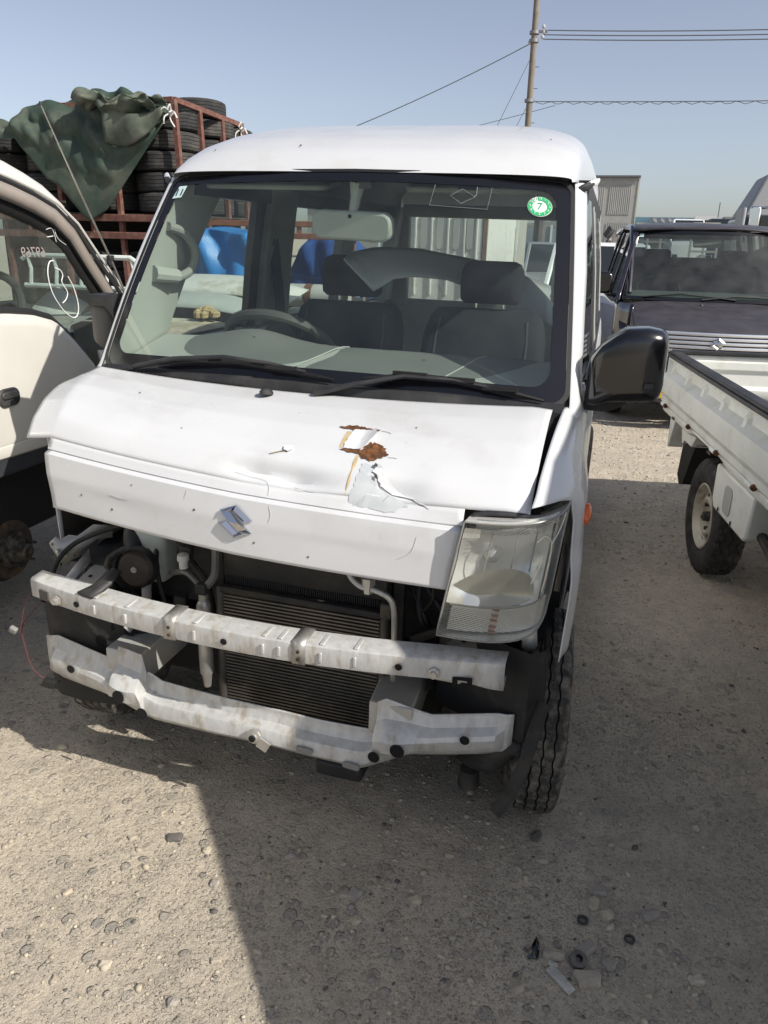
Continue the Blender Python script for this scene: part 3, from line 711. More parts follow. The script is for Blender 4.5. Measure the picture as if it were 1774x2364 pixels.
# (patch coordinates measured on the skin)
RUSTP = [
 ('rust_tear', [(.172,.352),(.186,.338),(.205,.326),(.222,.330),(.236,.340),(.262,.345),(.272,.352),(.262,.360),(.238,.357),(.225,.362),(.20,.358)], RUST, .0022),
 ('rust_tear', [(.262,.430),(.278,.432),(.298,.450),(.312,.475),(.314,.500),(.302,.515),(.296,.508),(.286,.532),(.272,.525),(.258,.518),(.242,.500),(.215,.492),(.202,.485),(.225,.478),(.252,.480)], RUST, .0022),
 ('paint_flap', [(.212,.362),(.240,.360),(.268,.368),(.275,.40),(.262,.440),(.256,.478),(.225,.476),(.208,.480),(.206,.42)], mat('flap_white', (.68,.69,.70), .4), .005),
 ('grey_patch', [(.266,.548),(.288,.552),(.302,.538),(.314,.55),(.316,.580),(.304,.60),(.314,.640),(.335,.668),(.365,.69),(.39,.712),(.36,.728),(.32,.730),(.28,.728),(.262,.72),(.264,.66),(.266,.60)], mat('patch_grey', (.50,.525,.54), .5, var=.1, vscale=20), .0012),  # flat bluish-grey patch below the rust tears
 ('paint_flap', [(.292,.56),(.318,.575),(.335,.60),(.345,.63),(.38,.665),(.43,.705),(.36,.672),(.325,.645),(.312,.61)], mat('flap_white', (.68,.69,.70), .4), .0035),
 ('rust_stain', [(.246,.505),(.252,.505),(.254,.56),(.2515,.64),(.248,.70),(.246,.62),(.244,.55)], mat('stain', (.52,.40,.22), .6, var=.2, vscale=40), .001),
 ('rust_stain', [(.196,.375),(.206,.372),(.207,.43),(.204,.475),(.197,.47),(.195,.42)], mat('stain', (.52,.40,.22), .6, var=.2, vscale=40), .001),
 ('paint_flap', [(.072,.505),(.094,.500),(.098,.515),(.088,.535),(.075,.527)], mat('flap_white', (.80,.81,.82), .4), .005),
 ('rust_stain', [(.045,.558),(.07,.53),(.092,.525),(.07,.538),(.05,.56)], mat('stain_dark', (.22,.17,.09), .7), .0014),
 ('paint_crack', [(.298,.548),(.304,.556),(.306,.572),(.296,.566)], mat('crack_dark', (.05,.05,.05), .8), .0075),
 ('paint_crack', [(.305,.60),(.312,.608),(.314,.622),(.306,.616)], mat('crack_dark', (.05,.05,.05), .8), .0075),
 ('scratch', [(.13,.70),(.145,.690),(.16,.695),(.145,.703)], mat('scratch_grey', (.60,.60,.58), .6), .0008),
]
_jr = random.Random(4)
def ragged(P, a=.0045, n=4):
    out = []
    for i, p in enumerate(P):
        q = P[(i+1) % len(P)]
        for k in range(n):
            t = k/n; w_ = a*(1 if k else .4)
            out.append((lerp(p[0],q[0],t)+_jr.uniform(-w_,w_), lerp(p[1],q[1],t)+_jr.uniform(-w_,w_)*1.4))
    return out
for nm, P, m, off in RUSTP:
    big = max(p[0] for p in P)-min(p[0] for p in P) > .05
    if nm == 'paint_flap' and len(P) == 9 and P[0][0] == .212: patch(nm, ragged(P, .0025), m, off, lambda x, t: .014*max(0, (x-.238)/.035)**1.5 - .002)
    else: patch(nm, ragged(P) if big else P, m, off)
# hairline cracks and scratches in the paint
def hair(P, r_, m): MB().tube([hood(x, t, .0012) for x, t in catmull(P, 5)], r_, 5).build('paint_crack', m, bonnet)
CR = mat('crack_grey', (.30,.30,.30), .8); SCW = mat('scratch_pale', (.57,.57,.565), .6)
for P in ([(.30,.56),(.315,.60),(.318,.64),(.345,.668),(.39,.68),(.435,.71)], [(.345,.668),(.335,.70),(.315,.73)], [(.275,.352),(.29,.356),(.30,.365)], [(.20,.485),(.212,.483),(.225,.486)], [(.318,.505),(.33,.503),(.338,.506)]): hair(P, .0006, CR)
for P in ([(-.02,.66),(.05,.675),(.07,.70),(.075,.735)], [(.13,.69),(.16,.70),(.18,.70)], [(.085,.77),(.09,.80),(.085,.83)], [(-.33,.86),(-.30,.865),(-.28,.86)], [(.42,.80),(.41,.86),(.38,.90)], [(-.12,.77),(-.125,.80)]): hair(P, .0005, SCW)
for (x, t, r_) in ((-.40,.30,.003),(-.33,.93,.003),(-.42,.90,.0025),(-.10,.84,.003),(.18,.95,.0025),(-.2,.5,.002),(.35,.3,.0025),(.05,.93,.0025),(-.27,.80,.002)):
    MB().disc(hood(x, t, .0012), (0,-.6,.8) if t < .6 else (0,-1,.1), r_, 7).build('paint_chip', mat('chip', (.08,.07,.06), .8), bonnet)

# ---- chrome S badge
def badge(parent, M, w=.093, nm='badge'):
    k = w/100.0; m_ = MB()
    def bar(*Q, h=.0095):
        a, b, c, d = Q
        e = ((a[0]+d[0])/2, (a[1]+d[1])/2); g = ((b[0]+c[0])/2, (b[1]+c[1])/2)
        e = (e[0]*.92+g[0]*.08, e[1]*.92+g[1]*.08); g = (g[0]*.92+e[0]*.08, g[1]*.92+e[1]*.08)
        V_ = [(p[0]*k, p[1]*k, 0) for p in Q] + [(p[0]*k, p[1]*k, .0018) for p in Q] + [(e[0]*k, e[1]*k, h), (g[0]*k, g[1]*k, h)]
        m_.add(V_, [(4,5,9,8),(8,9,6,7),(5,6,9),(7,4,8),(0,1,5,4),(1,2,6,5),(2,3,7,6),(3,0,4,7)])
    bar((-43,26),(5,46.5),(-7,29),(-18,25)); bar((5,46.5),(50,9.6),(21,6),(-7,29)); bar((-43,25.5),(-13,25.5),(47,-24.6),(13,-25)); bar((47,-24.6),(-3.4,-46),(2,-34),(13,-25)); bar((-3.4,-46),(-50,-12),(-25,-2),(7,-30))
    m_.xform(M); return m_.build(nm, CHROME, parent, smooth=20)
p = Vector(hood(.004, .852, .0004)); e1 = Vector((1,.0,-.055)).normalized(); nn = (Vector(hood(.004,.86))-Vector(hood(.004,.85))); e2 = -nn.normalized(); e3 = e1.cross(e2)
Mb = Matrix((e1, e2, e3)).transposed().to_4x4(); Mb.translation = p
badge(bonnet, Mb, w=.086)

# ---- headlight on the right of the picture
lamp = bpy.data.objects.new('headlight', None); COL.objects.link(lamp); lamp.parent = van
def lens(u, v, off=0.0):   # u 0 inner..1 outer, v 0 top..1 bottom
    xi = lerp(.522, .474, v); xo = lerp(.724, .702, v)
    yo = lerp(.190, .165, v)
    zt = lerp(.926, .944, sstep(0, 1, u)); zb = lerp(.642, .684, u**2.2)
    x = lerp(xi, xo, math.sin(u*math.pi/2)**.85 if u < 1 else 1); y = lerp(.030, yo, u**2.6) + .02*(v-.4)*(1-u) - .012*math.sin(math.pi*v)*(1-u*.6)
    z = lerp(zt, zb, v)
    if u > .72 and v > .8: z += .02*(u-.72)/.28*(v-.8)/.2
    return (x + 0*off, y + off, z)
LENS = glass('headlamp_lens', (.96,.97,.95), 1.0, .03, haze=.045, hazecol=(.85,.85,.80))
LENS_F = glass('fluted_lens', (.94,.94,.90), 1.0, .06, haze=.05, hazecol=(.80,.79,.72), wave=(60, (0,R(-62),0), .3, 1.0))
us = linsp(0,1,25); vs_ = linsp(0,1,25)
clear, flute = MB(), MB()
P = [[lens(u, v) for u in us] for v in vs_]
for i in range(24):
    for j in range(24):
        q = [P[i][j], P[i][j+1], P[i+1][j+1], P[i+1][j]]
        (clear if (us[j] < .66 and .06 < vs_[i] < .70) else flute).add(q, [(0,1,2,3)])
def weld(mb_):
    d = {}; nv = []; f2 = []
    for p_ in mb_.v:
        k = tuple(round(c, 5) for c in p_)
        if k not in d: d[k] = len(nv); nv.append(p_)
    mb_.f = [tuple(d[tuple(round(c,5) for c in mb_.v[i])] for i in f) for f in mb_.f]; mb_.v = nv; return mb_
weld(clear).build('lens', LENS, lamp, smooth=70); weld(flute).build('fluted_lens', LENS_F, lamp, smooth=70)
# housing behind the lens
HOUSE = mat('lamp_housing', (.03,.03,.03), .6)
edge = [(u, 0) for u in linsp(0,1,14)] + [(1, v) for v in linsp(0,1,14)[1:]] + [(u, 1) for u in linsp(1,0,14)[1:]] + [(0, v) for v in linsp(1,0,14)[1:-1]]
rows = [[lens(u, v) for u, v in edge], [(lens(u,v)[0]*1+ (.60-lens(u,v)[0])*.06, lens(u,v)[1]+.10*(1-u*.6), .80+(lens(u,v)[2]-.80)*.94) for u, v in edge], [(.60+(lens(u,v)[0]-.60)*.5, .26, .80+(lens(u,v)[2]-.80)*.6) for u, v in edge], [(.60, .27, .80) for u, v in edge]]
MB().grid(rows, closed=True).build('lamp_housing', mat('lamp_inside', (.70,.70,.66), .30, metal=.4), lamp, smooth=40)
MB().tube([lens(u, v, -.002) for u, v in edge] + [lens(0,0,-.002)], .0022, 6).build('lamp_rim', mat('lamp_rim', (.26,.26,.24), .35), lamp)
# black gasket over the lamp
MB().tube([hood(.652,.697), hood(.60,.703), hood(.56,.705), hood(.535,.712), hood(.521,.735), hood(.518,.77)], .006, 8).build('lamp_gasket', BLACK_PL, van)
# reflector bowl with facets
REFL = mat('reflector', (.86,.865,.85), .20, metal=.45)
def bowl(u, v):
    c = lens(lerp(.005,.67,u), lerp(.055,.69,v)); du, dv = (u-.5)*2, (v-.5)*2
    r2 = min(1, du*du*.8+dv*dv*.8)
    return (c[0], c[1] + .007 + .085*(1-r2), c[2])
rows = [[bowl(u, v) for u in linsp(0,1,9)] for v in linsp(0,1,9)]
MB().grid(rows).build('reflector', REFL, lamp, smooth=24)
MB().lathe([(0,.022),(-.03,.020),(-.04,.012),(-.045,.001)], (.575,.115,.835), 'y', 14).build('bulb', mat('bulb_glass', (.5,.5,.48), .1, metal=.4), lamp)
rows = []
for k in range(7):
    q = k/6; rows.append([(lambda c: (c[0], c[1]+.010+.03*(1-q), c[2]))(lens(.30+.30*q*math.cos(a), .62+.26*q*math.sin(a)*(1 if math.sin(a) < 0 else .28))) for a in linsp(0, 2*math.pi, 25)[:-1]])
MB().grid(rows, closed=True).build('reflector_bowl', mat('bowl_olive', (.46,.45,.39), .22, metal=.35), lamp, smooth=50)
for u in (.16,.34,.50): MB().tube([(lambda c: (c[0], c[1]+.02, c[2]))(lens(u, v)) for v in linsp(.08,.42,8)], .0016, 5).build('reflector_seam', mat('lamp_rim', (.26,.26,.24), .35), lamp)
# lower indicator reflector with ribs and amber strips
rows = []
for i, v in enumerate(linsp(.72,.97,11)):
    rows.append([(lens(u,v)[0], lens(u,v)[1]+.016+(.004 if (i+j) % 2 else 0)+.012*math.sin(u/.8*math.pi), lens(u,v)[2]) for j, u in enumerate(linsp(.03,.80,31))])
MB().grid(rows).build('indicator_reflector', mat('ribbed_silver', (.88,.88,.86), .20, metal=.4), lamp, smooth=8)
SILV = mat('ribbed_silver', (.88,.88,.86), .20, metal=.4)
rows = []
for i, v in enumerate(linsp(.03,.96,57)):
    rows.append([(lens(u,v)[0]-.006*k, lens(u,v)[1]+.016+(.006 if i % 2 else 0)+.012*k, lens(u,v)[2]) for k, u in enumerate((.70,.80,.90,.97))])
MB().grid(rows).build('side_reflector', SILV, lamp, smooth=8)
rows = []
for i, v in enumerate(linsp(-.01,.075,7)):
    rows.append([(lens(u,v)[0], lens(u,v)[1]+.020+(.006 if i % 2 else 0), lens(u,v)[2]) for u in linsp(.05,.72,14)])
MB().grid(rows).build('top_reflector', SILV, lamp, smooth=8)
for v in (.745,.80,.845,.905,.95):
    c = lens(.30, v); MB().box((c[0], c[1]+.024, c[2]), (.015,.008,.003)).build('amber_strip', mat('amber_dull', (.36,.15,.06), .4), lamp)
MB().tube([lens(u, .70, .010) for u in linsp(.02,.72,12)], .0035, 6).build('divider', mat('lamp_rim', (.26,.26,.24), .35), lamp)
# stress cracks in the old lens
for C_ in ([(.52,.16),(.60,.13),(.70,.22),(.72,.42),(.70,.62)], [(.70,.22),(.80,.14),(.88,.04)], [(.55,.5),(.60,.38),(.62,.3)]):
    MB().tube([lens(u, v, -.0015) for u, v in catmull(C_, 6)], .0013, 5).build('lens_crack', mat('crack_white', (.75,.73,.62), .5), lamp)

# ---- upper bumper beam
def beam_y(x): return -.028 + .20*x*x
rows = []
bx_ = [-.632] + linsp(-.60,.60,29) + [.632]
for x in bx_:
    y = beam_y(x); e = sstep(.46,.63,abs(x)) ; zc = .560
    hh = .022 + (.020*sstep(.52,.63,x))
    zt, zb = zc+.034, zc-hh
    dp = .062 - .012*e
    rib = .0025*(1 if int((x+1)*28) % 4 == 0 else 0)
    rows.append([(x, y+dp, zb+.012), (x, y+.010, zb), (x, y+.001, zb+.004), (x, y-rib, zb+.012), (x, y-rib, zt-.012), (x, y+.001, zt-.004), (x, y+.007, zt), (x, y+dp, zt+.003), (x, y+dp+.006, zt-.006)])
beam = MB().grid(rows).build('bumper_beam', BEAM, van, smooth=35, solid=.003)
for cx in (-.168, .168):
    m_ = MB()
    y = beam_y(cx)
    m_.grid([[(cx+dx, y-.0045, .541), (cx+dx, y-.0055, .588), (cx+dx, y+.002, .5985), (cx+dx, y+.063, .6015)] for dx in (-.016,.016)])
    m_.build('beam_clip', ALU, beam, solid=.003)
    for dz in (-.010,.010): MB().disc((cx, y-.0085, .565+dz), (0,-1,0), .005, 8).build('clip_bolt', DARKMETAL, beam)
def holes(L, parent, n=(0,-1,.0), nm='bolt_hole'):
    for (x, y, z, r_) in L: MB().disc((x, y, z), n, r_, 14, ax=(0,0,1)).build(nm, HOLE, parent)  # no real openings: black discs painted for the shade in each hole
holes([(x, beam_y(x)-.004, .566, .0085) for x in (-.46,.40,-.02)], beam)
for x in (-.40,-.30,-.10,.08,.12,.22,.30):
    MB().box((x, beam_y(x)-.003, .566), (.008,.005,.026)).build('beam_rib', BEAM, beam, bevel=.002)
    MB().box((x, beam_y(x)+.03, .5955), (.010,.05,.004)).build('beam_rib', BEAM, beam, bevel=.0015)
holes([(x, beam_y(x)+.036, .5985, .007) for x in (-.36,-.26,-.10,.10)], beam, (0,0,1))
holes([(x, beam_y(x)+.02, .5970, .006) for x in (-.50,-.475)], beam, (0,0,1))
MB().box((-.578, beam_y(-.578)-.004, .560), (.034,.004,.028), (0,0,R(-13))).build('beam_slot', mat('rust_slot', (.09,.08,.07), .8), beam)
MB().prism([(.52,.552),(.565,.556),(.565,.536),(.557,.536),(.553,.547),(.532,.546),(.532,.531),(.52,.531)], beam_y(.54)-.006, beam_y(.54)-.002).build('beam_slot', HOLE, beam)
for x in (-.53,.48): MB().lathe([(0,.014),(-.005,.014),(-.006,.009),(-.014,.009),(-.014,.001)], (x, beam_y(x)-.004, .56), 'y', 6).build('beam_bolt', ALU, beam)

# ---- lower cross panel
LT_x = [-.645,-.60,-.40,-.385,-.310,-.300,-.26,-.17,.08,.20,.315,.330,.338,.36,.45,.47,.55,.66]
LT_z = [.398,.405,.385,.432,.425,.37,.352,.350,.345,.338,.335,.345,.425,.437,.412,.408,.420,.435]
LB_x = [-.645,-.60,-.42,-.33,-.28,.02,.24,.30,.37,.42,.60,.66]
LB_z = [.290,.275,.268,.245,.235,.245,.232,.225,.262,.290,.315,.335]
def low_y(x): return .018 + .15*x*x
rows = []
for x in sorted(set([round(q,4) for q in list(np.linspace(-.645,.66,73))+LT_x])):
    zt, zb = interp(x, LT_x, LT_z), interp(x, LB_x, LB_z); y = low_y(x)
    ends = 1 if (x < -.30 or x > .335) else 0
    boss = math.exp(-((x+.36)/.05)**2) + math.exp(-((x-.40)/.05)**2)
    wv = .0008*math.sin(x*23)
    prof = [(0,.034),(.06,.036),(.20,.034 if not ends else .026),(.34,.028),(.44,.004),(.52,.0),(.78,-.001),(.86,.006),(.93,.016),(1.0,.020)]
    if ends: prof = [(0,.022),(.05,.024),(.16,.020),(.28,.014),(.40,-.006-.018*boss),(.50,-.010-.026*boss),(.72,-.004-.024*boss),(.84,.006-.01*boss),(.93,.016),(1,.020)]
    if x < -.625 or x > .64: prof = [(a, .016) for a, b in prof]
    rows.append([(x, y + b_ + wv*(.3 if a_ < .3 else 1), lerp(zt, zb, a_)) for a_, b_ in prof])
low = MB().grid(rows).build('lower_cross_panel', BEAM, van, smooth=30, solid=.003)
holes([(-.535, low_y(-.535)-.012, .338, .012), (-.352, low_y(-.352)-.038, .322, .018), (-.285, low_y(-.285)-.03, .285, .016), (.405, low_y(.405)-.040, .338, .018), (.345, low_y(.345)-.022, .298, .015), (.555, low_y(.555)-.014, .372, .012)], low, (0,-1,.05))
for cx in (.165, .285):
    MB().prism(rrect(.045,.016,.0078,6), -.002, .002).build('slot', mat('slot_grey', (.22,.22,.21), .6), low, loc=(cx, low_y(cx)-.007, .262+(.01 if cx < .2 else -.012)), rot=(0,R(4),0))
MB().lathe([(0,.020),(-.006,.020),(-.008,.012),(-.012,.012),(-.012,.001)], (0.03, low_y(.03)-.004, .283), 'y', 10).build('tow_bolt', ALU, low)
MB().box((.055, low_y(.05)-.006, .262),(.03,.004,.03),(0,.5,0)).build('tow_tab', ALU, low)
MB().lathe([(0,.009),(-.004,.009),(-.005,.001)], (.03, low_y(.03)-.016, .283), 'y', 8).build('bolt_hole', HOLE, low)

# ---- condenser and radiator
RADD = mat('radiator_black', (.018,.018,.018), .6, var=.3, vscale=20, col2=(.05,.042,.03), c2amt=.42, c2scale=6, c2sharp=.25)
COREM = bpy.data.materials.new('condenser_core'); COREM.use_nodes = True
_n = COREM.node_tree.nodes; _l = COREM.node_tree.links; _p = _n['Principled BSDF']; _p.inputs['Roughness'].default_value = .55; _p.inputs['Metallic'].default_value = .4
_tc = _n.new('ShaderNodeTexCoord'); _nz = _n.new('ShaderNodeTexNoise'); _nz.inputs['Scale'].default_value = 7; _nz.inputs['Detail'].default_value = 6
_cr = _n.new('ShaderNodeValToRGB'); _cr.color_ramp.elements[0].position = .42; _cr.color_ramp.elements[0].color = (.012,.012,.012,1); _cr.color_ramp.elements[1].position = .70; _cr.color_ramp.elements[1].color = (.085,.072,.05,1)
_l.new(_tc.outputs['Object'], _nz.inputs['Vector']); _l.new(_nz.outputs['Fac'], _cr.inputs['Fac']); _l.new(_cr.outputs['Color'], _p.inputs['Base Color'])
cond = bpy.data.objects.new('condenser', None); COL.objects.link(cond); cond.parent = van
MB().box((.086,.185,.42),(.43,.012,.345)).build('core', COREM, cond)
FIN = mat('fin_tube', (.17,.16,.145), .45, metal=.6, var=.35, vscale=12)
m_ = MB(); nf = 34
for i in range(nf):
    z = .255 + .33*i/(nf-1); m_.box((.086,.177,z),(.43,.006,.0042))
m_.build('fin_tubes', FIN, cond, smooth=0)
for z in (.246,.594): MB().box((.086,.178,z),(.445,.022,.018)).build('core_frame', RADD, cond, bevel=.003)
for x in (-.142,.314): MB().cyl((x,.182,.235),(x,.182,.60),.0135,n=12).build('header_tank', mat('tank_grey', (.11,.105,.095), .55, metal=.5, var=.3), cond)
rad = bpy.data.objects.new('radiator', None); COL.objects.link(rad); rad.parent = van
MB().box((.086,.215,.66),(.455,.03,.085)).build('top_tank', RADD, rad, bevel=.006)
m_ = MB()
for i in range(75): m_.box((-.135+.0060*i,.208,.612),(.0032,.01,.05))
m_.build('radiator_fins', mat('rad_fin', (.035,.034,.032), .6), rad, smooth=0)
MB().box((.086,.235,.43),(.46,.03,.46)).build('radiator_core', RADD, rad)
MB().box((.09,.24,.735),(.54,.05,.10)).build('core_support', RADD, van, bevel=.008)
for x in (-.165,.335): MB().box((x,.232,.50),(.03,.02,.56)).build('core_upright', RADD, van, bevel=.004)
# receiver bottle and pipes
MB().lathe([(.30,.001),(.30,.010),(.335,.014),(.345,.019),(.40,.0195),(.545,.0195),(.556,.015),(.56,.012),(.59,.012),(.59,.001)], (-.178,.155,0), 'z', 18).build('receiver_bottle', ALU, van)
MB().box((-.178,.155,.595),(.03,.03,.03)).build('receiver_head', DARKMETAL, van, bevel=.004)
MB().tube(catmull([(-.168,.16,.60),(-.15,.17,.63),(-.155,.19,.67),(-.16,.2,.72)], 6), .011, 8).build('coolant_pipe', mat('pipe_grey', (.16,.155,.14), .5, metal=.4), van)
MB().tube(catmull([(-.19,.16,.60),(-.235,.17,.625),(-.30,.20,.60)], 6), .008, 8).build('coolant_pipe', mat('pipe_grey', (.16,.155,.14), .5, metal=.4), van)
MB().lathe([(0,.012),(.02,.012),(.022,.016),(.038,.015),(.042,.001)], (-.243,.175,.635), 'z', 12).build('valve_cap', mat('cap_white', (.55,.54,.50), .5), van)
MB().tube(catmull([(.22,.14,.77),(.235,.13,.715),(.265,.125,.69),(.30,.125,.685),(.335,.125,.672),(.349,.13,.64),(.352,.135,.55),(.352,.14,.44)], 8), .0075, 10).build('refrigerant_pipe', ALU, van)
MB().lathe([(0,.012),(.02,.012),(.022,.017),(.04,.017),(.042,.011),(.075,.010)], (.285,.125,.675), 'z', 6).build('pipe_fitting', ALU, van)
MB().box((.325,.16,.62),(.03,.03,.04)).build('pipe_block', DARKMETAL, van, bevel=.004)
# ---- horn, washer tank, intake hose
horn = MB().lathe([(-.022,.001),(-.022,.040),(-.012,.052),(.004,.054),(.018,.050),(.028,.035),(.028,.001)], axis='y', n=28).build('horn', mat('horn_brown', (.035,.026,.02), .6, var=.4, vscale=25, bump=.15), van, loc=(-.378,.165,.618), rot=(R(-8),0,R(10)))
MB().lathe([(-.020,.054),(.012,.057)], axis='y', n=28).build('horn_rim', BLACK_PL, horn)
MB().lathe([(-.0255,.001),(-.0255,.008),(-.020,.008)], axis='y', n=12).build('horn_bolt', ALU, horn)
MB().tube([(-.365,.18,.57),(-.36,.17,.53),(-.375,.14,.48),(-.39,.11,.455)], .016, 8, flat=(1.4,.5)).build('horn_bracket', BARE, van)
TANK = mat('washer_tank', (.52,.56,.52), .45, var=.1, vscale=6, col2=(.40,.44,.38), c2amt=.4, c2scale=8)
rows = []
for z, w, d in ((.53,.055,.07),(.535,.085,.09),(.60,.105,.10),(.72,.125,.11),(.78,.12,.10)):
    rows.append([(-.405+a, .30+b_, z) for a, b_ in rrect(w, d, .02, 4)])
MB().grid(rows, closed=True, caps=True).build('washer_tank', TANK, van, smooth=50)
MB().tube(catmull([(-.45,.33,.80),(-.452,.30,.72),(-.450,.26,.665),(-.435,.25,.62),(-.42,.27,.58)], 6), [.028]*25, 12).build('intake_hose', BLACK_PL, van)
# ---- chassis rails, brackets
def plate(name, P, th=.004, m=BARE, par=van, bev=.0): return MB().add(P, [tuple(range(len(P)))]).build(name, m, par, smooth=30, solid=th)
for sx in (-1, 1):
    # upper inner-wing rail running back
    rows = [[(sx*(xx+a), y, z+b_) for a, b_ in ((-.032,0),(.026,0),(.030,-.01),(.030,-.075),(-.032,-.075))] for xx, y, z in ((.500,.075,.578),(.540,.22,.571),(.600,.44,.535))]
    MB().grid(rows, closed=True, caps=True).build('chassis_rail', BARE, van, smooth=30, bevel=.004)
    rows = [[(sx*(xx+a), y, z+b_) for a, b_ in ((-.055,0),(.055,0),(.055,-.09),(-.055,-.09))] for xx, y, z in ((.37,.06,.42),(.36,.30,.43),(.34,.9,.44))]
    MB().grid(rows, closed=True, caps=True).build('frame_rail', BARE, van, smooth=30, bevel=.005)
    holes([(sx*.368,.10,.4225,.010),(sx*.365,.155,.4235,.012),(sx*.362,.22,.4255,.010)], van, (0,0,1), 'rail_hole')
    holes([(sx*.520,.15,.5765,.006),(sx*.548,.25,.5715,.007),(sx*.508,.10,.5785,.005)], van, (0,-.25,1), 'rail_hole')
    # inner wing sheet
    rows = [[(sx*x, y, z) for x, z in ((.44,.82),(.55,.74),(.60,.62),(.64,.52))] for y in (.30,.48)]
    MB().grid(rows).build('inner_wing', mat('inner_wing_grey', (.26,.265,.26), .6, var=.25, vscale=7, col2=(.10,.095,.09), c2amt=.5, c2scale=6), van, smooth=60)
    # wheel-arch liner
    rows = []
    for x in linsp(.44,.715,6):
        rows.append([(sx*x, YF - .02 + .315*math.cos(a), .29 + .315*math.sin(a)) for a in linsp(R(10), R(118), 16)])
    MB().grid(rows).build('arch_liner', BLACK_PL, van, smooth=60)
    MB().grid([[(sx*.44, YF-.02+rr*math.cos(a), .29+rr*math.sin(a)) for a in linsp(R(0),R(150),16)] for rr in (.02,.315)]).build('arch_liner', BLACK_PL, van)
# dark splash guards around the lower corners
MB().grid([[(x, y, z) for x, y in ((.45,.20),(.54,.16),(.62,.125),(.685,.10),(.712,.13),(.72,.2))] for z in linsp(.60,.36,6)]).build('splash_guard', mat('liner_black', (.020,.020,.020), .75, var=.3, col2=(.045,.042,.038), c2amt=.42, c2scale=7), van, smooth=60)
MB().grid([[(x-.028*k*.55+.006*math.sin(k*2.1), y+.010*math.cos(x*40+k), z) for x, y in ((.60,.15),(.64,.11),(.67,.098),(.690,.098),(.702,.108))] for k, z in enumerate(linsp(.36,.25,6))]).build('splash_guard', mat('liner_black', (.020,.020,.020), .75), van, smooth=60, solid=.004)
MB().tube([(.722,.12,.47),(.708,.082,.40),(.695,.07,.32),(.672,.065,.24),(.64,.08,.16)], .010, 8, flat=(1.6,.4)).build('liner_strip', mat('liner_black', (.020,.020,.020), .75), van)
MB().tube([(.71,.19,.62),(.712,.18,.56),(.705,.18,.50),(.69,.19,.46)], .02, 6, flat=(1.6,.35)).build('torn_bracket', BLACK_PL, van)
plate('lamp_bracket', [(.655,.15,.63),(.685,.16,.635),(.69,.165,.59),(.672,.16,.565),(.655,.155,.585)])
MB().grid([[(-x, y, z) for x, y in ((.36,.16),(.46,.115),(.56,.105),(.63,.11),(.665,.13),(.675,.20),(.675,.30))] for z in linsp(.51,.20,6)]).build('splash_guard', mat('liner_black', (.020,.020,.020), .75), van, smooth=60)
holes([(-.475,.110,.405,.018),(-.40,.135,.44,.02)], van, (0,-1,.1), 'liner_hole')
# bare headlight bracket of the missing lamp
Pz = [(-.687,.20,.631),(-.672,.212,.648),(-.665,.219,.637),(-.647,.235,.648),(-.63,.25,.642),(-.595,.279,.672),(-.55,.30,.668),(-.55,.301,.633),(-.593,.285,.626),(-.61,.271,.612),(-.625,.26,.601),(-.632,.254,.592),(-.633,.255,.576),(-.643,.246,.574),(-.652,.239,.567),(-.672,.223,.55),(-.674,.219,.565),(-.677,.213,.59),(-.686,.202,.622)]
plate('lamp_bracket', Pz, .006)
holes([(-.680,.200,.628,.005),(-.667,.214,.562,.005),(-.640,.240,.585,.005),(-.585,.276,.645,.005)], van, (-.3,-1,.1), 'bracket_hole')
for (x,y,z) in ((-.668,.208,.605),(-.655,.224,.592)): MB().lathe([(0,.007),(-.006,.006),(-.008,.001)], (x,y,z), 'y', 8).build('bracket_bolt', ALU, van)
rows = [[(-.640,.34,.590),(-.618,.36,.562)],[(-.60,.21,.588),(-.575,.21,.575)],[(-.556,.08,.584),(-.531,.08,.578)]]
MB().grid(rows).build('bracket_stay', BARE, van, solid=.003)
MB().grid([[(-.722, y, z) for y in (.305,.40,.50)] for z in (.55,.75,.93)]).build('wing_shade_sheet', mat('inner_shade_brown', (.05,.042,.036), .8), van)  # dark sheet added to paint the wing's inside as shaded
# loose harness, red wires and a connector
W1 = mat('harness_black', (.012,.012,.012), .6); W2 = mat('wire_red', (.13,.04,.04), .6)
MB().tube(catmull([(-.42,.30,.70),(-.52,.27,.675),(-.62,.24,.63),(-.66,.20,.585),(-.665,.16,.53),(-.665,.12,.485)], 6), .007, 8).build('wiring_harness', W1, van)
MB().tube(catmull([(-.665,.12,.49),(-.685,.10,.46),(-.69,.06,.43),(-.675,.05,.36),(-.66,.05,.31),(-.63,.06,.275)], 6), .0014, 6).build('loose_wire', W2, van)
MB().tube(catmull([(-.668,.12,.49),(-.66,.09,.53),(-.67,.06,.50),(-.69,.05,.42)], 6), .0014, 6).build('loose_wire', W2, van)
MB().box((-.69,.03,.44),(.022,.014,.02),(.3,.5,.2)).build('connector', mat('connector_grey', (.22,.22,.21), .5), van, bevel=.004)
MB().lathe([(-.02,.014),(.0,.016),(.02,.012)], (-.615,.06,.27), 'x', 10, caps=True).build('lamp_socket', W1, van)
MB().tube(catmull([(.36,.25,.80),(.40,.22,.74),(.43,.2,.66),(.40,.22,.60)], 6), .005, 6).build('wiring_harness', W1, van)
MB().tube(catmull([(.38,.22,.52),(.44,.20,.56),(.50,.18,.60)], 6), .014, 8).build('wiring_harness', W1, van)
